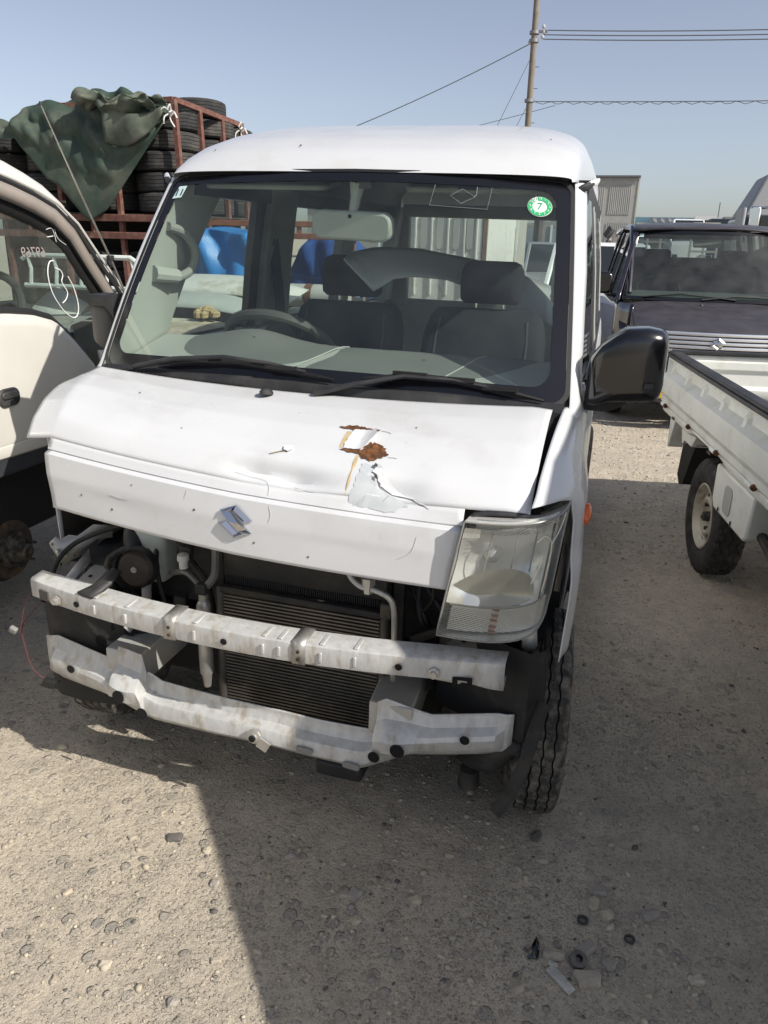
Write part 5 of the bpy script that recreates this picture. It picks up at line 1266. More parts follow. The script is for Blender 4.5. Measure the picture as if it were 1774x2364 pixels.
MB().add([dws(.885+.026*math.cos(2*math.pi*k/16), .905+.027*math.sin(2*math.pi*k/16), .009) for k in range(16)], [tuple(range(16))]).build('sticker_core', ST_WHITE, dg, smooth=0)
for P in ([(-.75,.03),(-.3,.085),(.1,.05),(.35,.02)], [(-.05,.01),(.35,.07),(.75,.06),(.95,.03)]):
    MB().tube([dws(u,v,.016) for u, v in P], .008, 6).build('wiper', BLACK_PL, dv)
# interior
MB().grid([[(x,y,z) for x in linsp(-.62,.62,5)] for y,z in ((.84,.99),(1.0,1.045),(1.2,1.05),(1.25,.9))]).build('dashboard', TRIM, dv, smooth=50)
for xc in (-.33,.33):
    MB().box((xc,1.72,1.0), (.46,.14,.55)).build('seat', SEAT, dv, bevel=.05, seg=3); MB().box((xc,1.75,1.34), (.24,.10,.15)).build('headrest', SEAT, dv, bevel=.04, seg=3)
m_ = MB(); n = 28; tl2 = Matrix.Rotation(R(-50), 3, 'X'); rp2 = [tl2 @ Vector((.18*math.cos(2*math.pi*k/n), .0, .18*math.sin(2*math.pi*k/n))) for k in range(n+1)]
m_.tube(rp2, .013, 6).build('steering_wheel', mat('wheel_leather', (.03,.03,.028), .5), dv, loc=(-.33,1.30,1.06))
MB().prism(rrect(.22,.07,.02,4), -.01, .01).build('interior_mirror', TRIM_L, dv, loc=(0,1.2,1.47))
MB().box((0,2.2,.55),(1.3,1.9,.3)).build('floor', DARK, dv); MB().box((0,3.22,.80),(1.3,.05,1.05)).build('tailgate', TRIM, dv); MB().box((0,3.1,1.56),(1.1,.25,.08)).build('rear_header', TRIM, dv)
MB().box((0,2.6,.95),(1.2,.14,.55)).build('rear_seat', SEAT, dv, bevel=.05, seg=3)
# grille of chrome slats, badge, bumper, plate
gr = MB().box((0,.045,.715), (.90,.03,.165)).build('grille', BLACK_PL, dv)
for k in range(5):
    MB().grid([[(x, .006+.06*(x/.5)**2-yy, .640+.034*k+zz) for x in linsp(-.49,.49,13)] for yy, zz in ((0,0),(.010,.004),(.012,.016),(.010,.024),(0,.028))]).build('grille_slat', mat('satin_chrome', (.78,.80,.84), .32, metal=.8), gr, smooth=50)
badge(dv, Matrix.Translation((0,-.012,.72)) @ Matrix.Rotation(R(90),4,'X'), w=.105)
rows = []
for z, y in ((.60,.0),(.56,-.02),(.45,-.035),(.34,-.03),(.24,.0),(.20,.06)):
    rows.append([(x, y + .22*(abs(x)/.72)**3, z) for x in linsp(-.71,.71,25)])
bm_ = MB().grid(rows).build('bumper', PURP, dv, smooth=60)
MB().box((.0,-.032,.34), (.9,.02,.07)).build('lower_intake', HOLE, bm_)
pl = MB().box((-.22,-.055,.36), (.33,.012,.165)).build('number_plate', mat('plate_yellow', (.62,.40,.02), .45), dv, bevel=.004)
text_mesh('plate_writing', 'た 58-41', .075, ST_INK, pl, Matrix.Translation((-.22,-.062,.35)) @ Matrix.Rotation(R(90),4,'X'))
# door mirrors
for sx in (1,-1):
    MB().prism(rrect(.19,.19,.05,5), -.06, .06).build('door_mirror', BLACK_GL, dv, loc=(sx*.84,.95,1.12), bevel=.02)
    MB().tube([(sx*.68,1.0,1.0),(sx*.78,.98,1.02)], .02, 6).build('mirror_arm', BLACK_PL, dv)
# ================================================================== LEFT BACKGROUND: rusty rack of tyres under a green tarpaulin
RX, RY_, RZ = -3.05, 5.0, 2.55
rack = thing('tyre_rack', 'rusty red steel rack packed with tyres behind the cream truck', 'rack', loc=(RX, RY_, 0))
def bar(nm, a, b, w=.045, par=rack, m=RACK):
    a, b = Vector(a), Vector(b); d_ = b-a; L = d_.length
    o = MB().box((0,0,L/2), (w,w,L)).build(nm, m, par, bevel=.004); o.location = a; o.rotation_euler = d_.to_track_quat('Z','Y').to_euler(); return o
lean = .10
for (x, y, z) in ((0,0,RZ),(0,.42,RZ-.01),(0,.84,RZ-.03),(0,1.25,RZ-.04)): bar('post', (x+lean,y,.0), (x,y,z))
for x in (-.62,-1.25,-1.9,-2.5): bar('post', (x+lean*.5,0,0), (x,0,RZ-.02 if -1.5 < x < -1 else 1.9))
bar('top_rail', (0,0,RZ), (0,1.27,RZ-.04)); bar('top_rail', (0,0,RZ), (-1.25,0,RZ-.03)); bar('top_rail', (0,1.25,RZ-.04), (-1.25,1.25,RZ-.05))
bar('deck_rail', (.1,-.03,1.60), (-2.6,-.03,1.60), .06); bar('deck_rail', (.1,-.03,1.45), (-2.6,-.03,1.45), .06); bar('deck_rail', (.1,0,1.45), (.1,1.25,1.45), .06); bar('deck_rail', (-1.3,.6,1.45), (-1.3,1.25,1.45), .05)
MB().box((-1.25,.62,1.63), (2.6,1.2,.02)).build('deck', mat('rack_deck', (.06,.04,.03), .9), rack)
for x in (-.25,-.9,-1.6): bar('brace', (x,-.03,1.45), (x,-.03,1.60), .03)
# tyres: stacks of flat tyres on the deck
T_M = [tyre_mesh(R0=.29, w=.17, rim=.165, n=44, mud=mat('old_rubber_%d' % k, c, .85, var=.25, vscale=10, col2=c2, c2amt=.42, c2scale=8, c2sharp=.25), mode='road', nm='tyre', parent=None) for k, (c, c2) in enumerate((((.030,.030,.031),(.075,.070,.062)), ((.022,.022,.024),(.05,.047,.044)), ((.040,.039,.037),(.10,.09,.075))))]
tyre_data = [o.data for o in T_M]
for o in T_M: bpy.data.objects.remove(o)
ORD = ['top','second from top','third from top','fourth from top','fifth from top','sixth from top','lowest visible']
cols = [(-.26,.30,5,0,'in the stack behind the rusty corner post'), (-.86,.34,5,0,'in the stack half hidden behind the green sheet'), (-1.47,.30,5,0,'in the stack under the middle of the green sheet'), (-2.08,.30,4,0,'in the far left stack above the truck roof'), (-2.68,.30,4,0,'in the leftmost stack at the picture edge'),
        (-.28,.93,6,0,'in the second stack along the rack side'), (-.30,1.52,5,0,'in the rear stack along the rack side'), (-.90,.98,6,0,'in the inner stack behind the corner stack')]
tg = random.Random(3)
for (cx, cy, nt_, _, where) in cols:
    for k in range(nt_):
        o = bpy.data.objects.new('tyre', tyre_data[tg.randrange(3)]); COL.objects.link(o)
        o.location = (RX+cx+tg.uniform(-.025,.025), RY_+cy+tg.uniform(-.02,.02), 1.65+.087+.172*k)
        o.rotation_euler = (tg.uniform(-.03,.03), math.pi/2+tg.uniform(-.03,.03), tg.uniform(0,6)); 
        sc_ = tg.uniform(.93,1.04); o.scale = (tg.uniform(.92,1.02), sc_, sc_)
        i = nt_-1-k
        o['label'] = 'worn black tyre, %s %s' % (ORD[i] if k or nt_ < 3 else 'lowest', where); o['category'] = 'tyre'; o['group'] = 'tyres stacked in the rack'
MB().box((-1.2,.75,.90),(2.8,.03,1.45)).build('shade_backing', DARK, rack)  # added dark backing, stands in for the shade inside the rack
# tyres stored below the deck
for j, (cx, nt_) in enumerate(((-.45,3),(-1.1,3),(-1.75,3))):
    for k in range(nt_):
        o = bpy.data.objects.new('tyre', tyre_data[tg.randrange(3)]); COL.objects.link(o)
        o.location = (RX+cx, RY_+.35, .88+.172*k); o.rotation_euler = (0, math.pi/2, tg.uniform(0,6))
        o['label'] = 'worn black tyre under the rack deck, %s of the %s lower stack from the corner' % (('lowest','middle','top')[k], ('first','second','third')[j]); o['category'] = 'tyre'; o['group'] = 'tyres under the rack deck'
MB().box((-1.2,.4,.39),(2.2,.75,.78)).build('lower_crate', mat('crate_dark', (.05,.045,.04), .9, var=.3), rack)
# green tarpaulin draped over the top and hanging to a point
TARP = mat('green_tarp', (.035,.062,.045), .7, var=.3, vscale=5, col2=(.12,.13,.095), c2amt=.40, c2scale=3.5, c2sharp=.3, bump=.25, bscale=9)
YT = RY_-.10
outl = [(-5.15,2.36),(-4.95,2.44),(-4.70,2.40),(-4.58,2.50),(-4.42,2.57),(-4.15,2.56),(-3.98,2.58),(-3.84,2.66),(-3.70,2.62),(-3.55,2.66),(-3.42,2.60),(-3.25,2.56),(-3.06,2.50),(-3.10,2.42)]
low_ = [(-5.15,2.22),(-4.9,2.24),(-4.62,2.26),(-4.56,2.18),(-4.50,2.12),(-4.42,2.03),(-4.32,1.92),(-4.20,1.86),(-4.10,1.75),(-3.92,1.56),(-3.72,1.66),(-3.48,1.92),(-3.28,2.14),(-3.08,2.36)]
rows = []
nu, nv = 70, 34
for i in range(nu):
    u = i/(nu-1); k = u*(len(outl)-1); a = min(int(k), len(outl)-2); fr = k-a
    tx, tz = lerp(outl[a][0],outl[a+1][0],fr), lerp(outl[a][1],outl[a+1][1],fr); bx2, bz2 = lerp(low_[a][0],low_[a+1][0],fr), lerp(low_[a][1],low_[a+1][1],fr)
    row = []
    for j in range(nv):
        v = j/(nv-1)
        x = lerp(tx, bx2, v); z = lerp(tz, bz2, v)
        # swags hanging between the corner knot and the left end
        ph = (z*3.4 + 1.2*math.sin((x+4.3)*1.7) + .25*math.sin(x*4.1))*7
        fold = .050*abs(math.sin(ph*.5+1.0*math.sin(x*5)))**.7 + .025*math.sin(x*16+z*5) + .014*math.sin(x*31-z*13)+.008*math.sin(x*57+z*37)
        y = YT - .03 - fold*math.sin(math.pi*min(1, v*1.2+.08))**.6 + .14*(1-v)**3 
        row.append((x, y, z + .012*math.sin(x*23)*(1-v)))
    rows.append(row)
trp = MB().grid(rows).build('green_tarpaulin', TARP, smooth=70, solid=.006, label='dark green canvas sheet draped over the tyre rack, hanging to a point', cat='tarpaulin')
# bunched top of the sheet, faded outside fold
rows = []
for i in range(40):
    u = i/39; x = lerp(-3.86,-3.15,u); zt = 2.565+.035*math.sin(u*9)+.018*math.sin(u*27)-.10*max(0,u-.6)
    rows.append([(x+.05*math.sin(a*2+u*7), YT-.02+(.10+.03*math.sin(u*19))*math.cos(a)-.02+.02*math.sin(a*5+u*14), zt-.05+(.055+.02*math.sin(u*13)+.016*math.sin(a*4+u*11))*math.sin(a)) for a in linsp(R(-20),R(260),24)])
MB().grid(rows).build('bunched_edge', mat('tarp_faded', (.15,.155,.12), .8, var=.35, vscale=6, col2=(.06,.085,.06), c2amt=.5, c2scale=5, c2sharp=.3, bump=.3, bscale=12), trp, smooth=70, solid=.005)
rows = []
for i in range(20):
    u = i/19; w_ = .16*(1-u)**.7+.012
    c = Vector((lerp(-3.62,-3.05,u), YT-.09+.02*math.sin(u*9), lerp(2.40,2.47,u)-.11*math.sin(u*math.pi)))
    rows.append([tuple(c+Vector((0, -.03*math.cos(a), w_*math.sin(a)-.02))) for a in linsp(R(-90),R(90),8)])
MB().grid(rows).build('knotted_corner', mat('tarp_faded', (.15,.155,.12), .8), trp, smooth=70, solid=.005)
for (x, y, z) in ((-3.04,4.93,2.44), (-3.02,6.2,2.47)):
    kn = MB()
    for k in range(5):
        a = k*1.25; kn.tube(catmull([(x,y,z),(x+.05*math.cos(a),y-.04,z+.06*math.sin(a)),(x+.09*math.cos(a+.4),y-.05,z+.07*math.sin(a)-.05)], 4), .007, 5)
    kn.lathe([(-.02,.012),(0,.028),(.02,.012)], (x,y,z), 'z', 8, caps=True)
    kn.build('knotted_rope', mat('rope_white', (.7,.68,.62), .9), label='white rope knot tying the %s' % ('green sheet to the rack corner' if y < 5 else 'far end of the rack rail'), cat='rope')
# second low stake frame seen through the van windows
sf = thing('stake_frame', 'orange-red slatted steel frame seen through the van door window', 'frame', loc=(-2.2, 5.2, 0))
for z in (1.58,1.48): bar('rail', (-.95,0,z), (.75,0,z), .05, sf, mat('orange_steel', (.32,.12,.06), .7, var=.3, vscale=15))
for x in (-.9,-.45,-.15,.2,.6): bar('stake', (x,0,1.48), (x,0,1.58), .035, sf, mat('orange_steel', (.32,.12,.06), .7))
for x in (-.9,-.05,.7): bar('leg', (x,.02,0), (x,.02,1.46), .045, sf)
MB().box((-.62,.35,1.30), (.7,.5,.45)).build('dark_load', mat('load_dark', (.03,.032,.035), .8, var=.3), sf, bevel=.03)
# blue sheets over bundles
BLUE = mat('blue_sheet', (.03,.20,.52), .45, var=.15, vscale=6, bump=.3, bscale=14); BLUE2 = mat('blue_sheet_dark', (.02,.08,.30), .5, var=.2, vscale=10, bump=.4, bscale=20)
def bundle(nm, x0, x1, y, z0, z1, m, label, dom=0.0, dpt=.5):
    rows = []
    n = 26
    for i in range(n):
        u = i/(n-1); x = lerp(x0, x1, u); top = z1 - dom*abs(2*u-1)**2.5*(z1-z0)
        row = []
        for k, v in enumerate(linsp(0,1,22)):
            if v < .6: q = v/.6; yy = y - .02*math.sin(x*31+q*4) - .025*math.sin(x*17) ; zz = lerp(z0, top, q)
            else: q = (v-.6)/.4; yy = y + dpt*q; zz = top + .03*math.sin(q*3.1) + .01*math.sin(x*15)
            row.append((x+.02*math.sin(v*9+x*3), yy + .03*math.sin(v*7+x*9)*(v < .6), zz))
        rows.append(row)
    return MB().grid(rows).build(nm, m, smooth=70, solid=.004, label=label, cat='sheet')
bundle('blue_sheet', -2.62, -1.95, 4.35, 1.10, 1.50, BLUE, 'bright blue plastic sheet over a load, framed by the van door window')
bundle('blue_sheet', -2.35, -1.45, 5.6, .85, 1.50, BLUE2, 'dark blue wrinkled sheet over a rounded heap, framed by the rear side window', dom=.9)
# heaps of removed body panels between the trucks
PAN = [mat('panel_white', (.62,.63,.58), .4, var=.1, vscale=5, col2=(.42,.40,.33), c2amt=.4), mat('panel_cream', (.60,.56,.44), .6, var=.2, vscale=8, col2=(.35,.30,.22), c2amt=.45), mat('panel_greygreen', (.42,.45,.42), .45, var=.15, vscale=5)]
stand = thing('panel_stand', 'dark pallet stand carrying the loose car panels behind the cream truck', 'stand', loc=(-1.95, 3.2, 0))
for x in (-.65,0,.65):
    for y in (-.45,.45): MB().box((x,y,.36),(.08,.08,.72)).build('leg', mat('pallet_dark', (.07,.055,.045), .9), stand)
for y in linsp(-.55,.55,6): MB().box((0,y,.735),(1.6,.14,.03)).build('board', mat('pallet_wood', (.16,.12,.085), .9, var=.3, vscale=12), stand)
def panel(nm, x, y, z, w, d_, h, m, label, rot=(0,0,0), cat='panel', curve=.5):
    rows = []
    for i in range(13):
        u = i/12*2-1
        rows.append([(u*w/2, v*d_/2, h*(1-abs(u)**3)*(1-curve*abs(v)**2.2)) for v in linsp(-1,1,9)])
    return MB().grid(rows).build(nm, m, smooth=60, solid=.006, loc=(x,y,z), rot=rot, label=label, cat=cat)
panel('car_bonnet', -1.85, 2.80, .86, 1.25, .60, .12, PAN[1], 'cream bonnet panel lying lowest on the stand')
panel('car_bonnet', -1.95, 3.20, .96, 1.3, .5, .16, PAN[2], 'grey-green bumper panel lying across the cream one')
panel('car_bonnet', -1.95, 3.45, 1.09, 1.3, .5, .12, PAN[0], 'pale bonnet panel lying highest on the stand', rot=(R(8),0,R(4)))
panel('car_bumper', -1.55, 2.7, .75, .6, .3, .10, PAN[0], 'small white trim panel at the near edge of the stand', rot=(R(-12),R(6),R(12)))
panel('car_bumper', -1.30, 3.6, .80, .55, .35, .22, PAN[2], 'silver bumper piece at the right end of the stand', rot=(R(20),0,R(-18)))
fm = MB(); fr_ = random.Random(5)
for k in range(26):
    a = fr_.uniform(0,6.28); rr = fr_.uniform(.0,.07); fm.lathe([(-.025,.001),(-.015,.025),(.01,.028),(.025,.001)], (rr*math.cos(a), rr*math.sin(a)*.8, .03+.05*(1-rr/.07)*fr_.random()), 'z', 7)
fm.build('foam_lump', mat('yellow_foam', (.46,.36,.20), .9, var=.35, vscale=40, bump=.6, bscale=60), smooth=0, loc=(-1.63,2.82,.985), rot=(0,0,.4), label='torn yellow foam lump on the heap of panels', cat='foam')
rl = MB().cyl((-.25,0,0),(.25,.06,.0), .085, n=20).build('rolled_sheet', mat('roll_grey', (.45,.45,.42), .6, var=.15), loc=(-1.45,4.2,1.05), label='grey rolled sheet with a brown strap beside the dark blue heap', cat='roll')
MB().lathe([(-.03,.088),(.03,.088)], (-.05,.02,0), 'x', 20).build('strap', mat('strap_brown', (.16,.08,.05), .7), rl)
cr = MB().box((0,0,.5),(1.1,.7,1.0)).build('crate', mat('crate_dark', (.05,.045,.04), .9, var=.3), loc=(-1.5,4.6,0), bevel=.02, label='dark crate under the rolled sheet', cat='crate')
cr2 = MB().box((0,0,.53),(1.1,.6,1.06)).build('crate', mat('crate_dark', (.05,.045,.04), .9, var=.3), loc=(-2.35,4.65,0), bevel=.02, label='dark crate under the bright blue sheet', cat='crate')
cr3 = MB().box((0,0,.42),(1.2,.6,.84)).build('crate', mat('crate_dark', (.05,.045,.04), .9, var=.3), loc=(-1.9,5.95,0), bevel=.02, label='dark crate under the dark blue heap', cat='crate')
# white pipe carrier and silver wheels seen through the truck window
pc = thing('roof_carrier', 'white tubular roof carrier seen through the cream truck window', 'carrier', loc=(-3.1, 3.6, 0))
PW = mat('pipe_white', (.62,.66,.60), .5, var=.15)
MB().tube([(-.5,0,1.27),(-.45,0,1.30),(.45,0,1.30),(.5,0,1.27)], .018, 8).build('rail', PW, pc); MB().tube([(-.5,0,1.08),(.5,0,1.08)], .018, 8).build('rail', PW, pc)
for x in (-.45,-.22,0,.22,.45): MB().tube([(x,0,1.30),(x+.02,0,1.20),(x,0,1.08)], .014, 6).build('upright', PW, pc)
for x in (-.4,.4): MB().box((x,.05,.53),(.06,.06,1.06)).build('trestle', mat('pallet_dark', (.07,.055,.045), .9), pc)
for k, dz in enumerate((0,.055)):
    MB().lathe([(-.03,.16),(-.028,.18),(0,.165),(.028,.18),(.03,.16),(.0,.15),(-.01,.06),(-.01,.001)], axis='z', n=28).build('wheel_rim', mat('rim_silver', (.6,.6,.58), .3, metal=.8), loc=(-2.55,2.75,.80+dz*1.3), label='silver wheel rim, %s of two lying flat beyond the cream truck' % ('lower','upper')[k], cat='wheel rim')
MB().box((-2.55,2.75,.38),(.5,.5,.76)).build('crate', mat('crate_dark', (.05,.045,.04), .9), bevel=.02, label='dark crate carrying the two silver wheel rims', cat='crate')
# loose white wing panel lying inside the van on the seats
rows = []
for i in range(25):
    u = i/24; x = lerp(-.185, .50, u); y = lerp(1.19, 1.75, u)
    zt = interp(u, [0,.1,.3,.6,.85,1], [1.425,1.443,1.440,1.40,1.34,1.30]); zb = interp(u, [0,.13,.2,.3,.45,.6,.8,1], [1.40,1.290,1.335,1.345,1.335,1.295,1.22,1.15])
    rows.append([(x + .03*v, y + .16*(1-v)**1.3 - .03*math.sin(v*2.2), lerp(zt, zb, v)) for v in linsp(0,1,9)])
MB().grid(rows).build('wing_panel', WHITE, smooth=60, solid=.003, loc=(.014,0,0), label='loose white wing panel with wheel-arch curve lying across the van seats', cat='panel')
# ================================================================== far things: pole, wires, shed, roofs, parked vehicles
CONC = mat('pole_concrete', (.20,.175,.145), .85, var=.2, vscale=3)
pole = thing('utility_pole', 'tall brown-grey utility pole with wires rising behind the van roof', 'pole', loc=(-3.72, 35, 0))
MB().tube([(-.1,0,0),(-.16,0,6),(-.20,0,13.5)], [.15,.135,.115], 14).build('shaft', CONC, pole)
STEELW = mat('wire_grey', (.10,.105,.12), .6)
for z in (9.65,9.35,4.0+3.15): MB().lathe([(-.06,.20),(.06,.20)], (-.185,0,z), 'z', 12).build('band', mat('band_grey', (.25,.25,.26), .5, metal=.5), pole)
MB().box((.1,0,9.68),(.5,.10,.10)).build('cross_arm', mat('band_grey', (.25,.25,.26), .5, metal=.5), pole, bevel=.01)
for x, z in ((.18,9.85),(.2,9.66),(.16,9.48),(-.35,9.3)): MB().lathe([(-.08,.03),(-.03,.07),(.03,.07),(.08,.03)], (x,0,z), 'z', 10, caps=True).build('insulator', mat('insulator', (.45,.45,.45), .3), pole)
for z in (5.2,6.3,7.6,8.4): MB().tube([(-.2,0,z),(.12,0,z)], .015, 5).build('step_bolt', STEELW, pole)
def wire(nm, a, b, sag, r_, label, n=24, wig=0.0):
    P = []
    for i in range(n*(6 if wig else 1)+1):
        t = i/(n*(6 if wig else 1)); p = Vector(a).lerp(Vector(b), t); p.z -= sag*4*t*(1-t)
        P.append(tuple(p))
    mb_ = MB().tube(P, r_, 5)
    if wig:
        Q = [(p[0], p[1]-.05, p[2]-.06+.05*math.sin(i*1.7)) for i, p in enumerate(P)]; mb_.tube(Q, r_*.7, 4)
    return mb_.build(nm, STEELW, label=label, cat='wire')
for k, z in enumerate((9.72,9.56,9.40)): wire('power_line', (-3.72+.2,35,z), (22,35,z-.1), .35, .022, '%s of the three parallel power lines running right from the pole' % ('topmost','middle','lowest')[k])
wire('telephone_line', (-3.85,35,7.12), (22,35,7.0), .15, .018, 'lower line with a spiral wrap running right from the pole', wig=1)
wire('stay_wire', (-3.95,35,9.3), (-19,35,4.2), .4, .02, 'dark wire falling left from the pole head')
wire('stay_wire', (-3.9,35,8.9), (-6.1,33,3.5), .05, .014, 'thin stay wire slanting down left close to the pole')
wire('stay_wire', (-3.9,35,7.1), (-5.4,33,3.5), .05, .014, 'shorter stay wire slanting down left from the lower clamp')
wire('stay_wire', (-2.9,36,7.1), (-14,40,5.6), .1, .012, 'faint wire crossing low behind the pole')
# grey panelled shed wall
sh = thing('panel_shed', 'tall grey corrugated panel wall beside the van roof', 'shed', loc=(.34, 16, 0))
SHED = mat('shed_grey', (.31,.31,.29), .6, var=.1, vscale=4); SHED2 = mat('shed_frame', (.40,.395,.365), .6, var=.1)
MB().box((-.18,.5,1.38),(1.40,1.0,2.76)).build('shed_body', SHED2, sh)
MB().box((-.18,.48,2.78),(1.46,1.1,.035)).build('cap_strip', mat('cap_dark', (.12,.12,.13), .5), sh)
for (x0, x1, z0, z1) in ((-.02,.41,2.06,2.62),(-.62,-.12,2.06,2.62),(-.02,.41,1.30,1.90),(-.62,-.12,1.30,1.90)):
    p_ = MB(); n_ = int((x1-x0)/.018)
    p_.grid([[(x0+(x1-x0)*i/n_, -.012+(.006 if i % 2 else 0), z) for i in range(n_+1)] for z in (z0, z1)]); p_.build('panel', SHED, sh, smooth=0)
for i in range(30): MB().box((-.86+.047*i,-.004,2.69),(.012,.008,.12)).build('rib', SHED2, sh)
MB().box((.535,-.006,1.38),(.018,.02,2.75)).build('corner_strip', mat('corner_cream', (.55,.50,.36), .6), sh)
# long low roofs
lw = thing('long_shed', 'long low corrugated shed roof across the far right', 'shed', loc=(6.0, 36, 0))
MB().box((0,.5,1.0),(14,1.0,2.0)).build('wall', mat('shed_wall', (.25,.255,.25), .7), lw)
for k, z in enumerate((1.35,1.65,1.95,2.25)): MB().box((0,-.05,z),(14,.06,.10)).build('rail', mat('rail_grey', (.34,.33,.31), .6), lw)
p_ = MB(); p_.grid([[(-4.4+.16*i, y, z+(.07 if i % 2 else 0)) for i in range(75)] for y, z in ((-.15,2.42),(1.2,2.62))]); p_.build('roof_sheet', mat('roof_dark', (.16,.16,.16), .6), lw, smooth=0)
MB().box((-3.6,1.6,2.55),(3.2,.6,.30)).build('blue_ridge', mat('roof_blue', (.16,.30,.36), .5), lw)
MB().box((-2.1,.4,2.66),(.9,.3,.16)).build('white_cover', mat('cover_white', (.7,.7,.68), .6), lw)
MB().box((1.7,.2,2.60),(6.2,.8,.22)).build('roof_sheet', mat('roof_grey2', (.26,.26,.25), .6), lw)
MB().tube([(-1.6,.5,2.7),(-1.6,.5,3.3)], .02, 5).build('aerial', STEELW, lw)
# blue-grey fence behind the lorry body
fc = thing('sheet_fence', 'tall blue-grey sheet fence with white posts seen through the van cabin', 'fence', loc=(-2.6, 22, 0))
for i in range(9):
    MB().box((-3.4+.85*i,0,.95),(.82,.03,1.9)).build('sheet', mat('fence_blue', (.20,.235,.27), .6, var=.08), fc)
    MB().box((-3.82+.85*i,-.03,.98),(.05,.05,1.98)).build('post', mat('fence_post', (.6,.62,.62), .5), fc)
MB().tube([(1.1,-1.5,0),(1.1,-1.5,2.3)], .16, 10).build('dark_post', mat('post_dark', (.10,.09,.085), .8), fc)
# white ribbed lorry body seen through the rear window
lb = thing('ribbed_lorry', 'white ribbed lorry seen through the van rear window', 'lorry', loc=(-1.55, 9.0, 0))
LWH = mat('lorry_white', (.60,.60,.57), .5, var=.08, vscale=4, col2=(.45,.43,.38), c2amt=.4)
MB().box((-.10,1.6,1.25),(1.25,3.2,1.7)).build('box_body', LWH, lb, bevel=.01)
for x in (-.48,-.26,-.04,.18,.36):
    MB().prism(rrect(.085,.42,.035,4), -.02, .0).build('rib_panel', mat('rib_shadow', (.40,.40,.385), .6), lb, loc=(x,.0,1.58))
    MB().prism(rrect(.085,.22,.035,4), -.02, .0).build('rib_panel', mat('rib_shadow', (.40,.40,.385), .6), lb, loc=(x,.0,1.18))
for x in (-.59,-.37,-.15,.07,.29,.45): MB().box((x,-.012,1.38),(.025,.03,1.2)).build('rib', LWH, lb, bevel=.004)
MB().box((.56,.02,1.38),(.05,.06,1.5)).build('corner_post', mat('rusty_edge', (.20,.14,.10), .8, var=.4), lb)
MB().box((-.10,1.6,.36),(1.1,3.0,.10)).build('chassis', DARKMETAL, lb)
for x in (-.5,.32):
    for y in (.6,2.6): road_wheel(lb, x, y, .27, sx=1 if x > 0 else -1, n=32)
lb2 = thing('container', 'weathered grey box body with a torn top edge behind the ribbed lorry', 'container', loc=(-1.30, 12.2, 0))
MB().box((.0,.6,1.05),(.62,1.2,1.7)).build('box_body', mat('weathered_grey', (.36,.35,.32), .7, var=.2, vscale=5, stretch=(3,3,.4)), lb2)
for x in (-.18,.18): MB().box((x,.6,.1),(.12,1.0,.2)).build('skid', DARKMETAL, lb2)
MB().box((.0,-.02,1.80),(.64,.06,.22)).build('top_band', LWH, lb2)
for x in (-.3,.3): MB().box((x,-.02,1.0),(.035,.05,1.6)).build('edge', LWH, lb2)
# simple far parked cars, built as shells with glass
def far_car(name, label, cat, loc, rotz, w, l, h, paint, group=None, hood=.8, cabin=(.9,2.9), hz=.9):
    t = thing(name, label, cat, loc, (0,0,rotz), group)
    rows = []
    for y, zt in ((0,.55),(.06,hz-.12),(.35,hz-.04),(hood,hz),(l-.1,hz+.02),(l,.6)):
        ww = w/2*(.9 if y in (0,l) else 1)
        rows.append([(-ww,y,.22),(-ww,y,zt*.8),(-ww*.94,y,zt),(0,y,zt+.02),(ww*.94,y,zt),(ww,y,zt*.8),(ww,y,.22)])
    MB().grid(rows, closed=True, caps=True).build('body', paint, t, smooth=40)
    y0, y1 = cabin; q = .8*w/2; qb = .93*w/2; r0, r1 = y0+.45*(h-hz)/.6, y1-.12
    MB().hexa([(-q,r0,h-.05),(q,r0,h-.05),(q,r1,h-.05),(-q,r1,h-.05),(-q*.92,r0+.1,h),(q*.92,r0+.1,h),(q*.92,r1-.1,h),(-q*.92,r1-.1,h)]).build('roof', paint, t, bevel=.02)
    GL = mat('far_glass', (.02,.025,.028), .08, coat=.5)
    MB().hexa([(-qb*.97,y0,hz),(qb*.97,y0,hz),(qb*.97,y1,hz),(-qb*.97,y1,hz),(-q*.96,r0+.02,h-.045),(q*.96,r0+.02,h-.045),(q*.96,r1-.02,h-.045),(-q*.96,r1-.02,h-.045)]).build('glasshouse', GL, t)
    for sx in (1,-1):
        for a, b_ in (((qb,y0),(q,r0)), ((qb,y1),(q,r1)), ((qb,(y0+y1)/2),(q,(r0+r1)/2))): MB().tube([(sx*a[0],a[1],hz),(sx*b_[0],b_[1],h-.04)], .035, 6).build('pillar', paint, t)
        for y in (.55,l-.55): MB().lathe([(-.08,.16),(-.08,.27),(.08,.27),(.08,.16)], (sx*(w/2-.10),y,.27), 'x', 20).build('wheel', RUBBER, t)
        MB().box((sx*w*.36,-.01,.62),(.22,.05,.14)).build('headlight', CHROME, t, bevel=.02)
    return t
MB().box((4,32.5,.25),(14,6,.54)).build('raised_bank', mat('bank_earth', (.34,.29,.22), .95, var=.2), kind='structure')
FW = mat('far_white', (.72,.73,.74), .3, coat=.4); FB = mat('far_black', (.012,.013,.016), .2, coat=.6); FS = mat('far_silver', (.40,.41,.42), .3, metal=.5)
far_car('parked_car', 'white hatchback half hidden between the van and the dark purple car', 'car', (.55,8.6,0), R(4), 1.5, 3.6, 1.50, FW)
far_car('parked_van', 'small white van far off above the dark car roof', 'van', (2.97,30,.52), R(2), 1.30, 3.6, 1.95, FW, hz=1.15)
far_car('parked_van', 'black van far off above the dark car roof', 'van', (4.25,30,.52), R(-2), 1.60, 4.2, 1.98, FB, hz=1.15)
far_car('parked_car', 'silver car far behind the dark purple car on the left', 'car', (-.35,14.5,0), R(10), 1.5, 3.6, 1.5, FS)
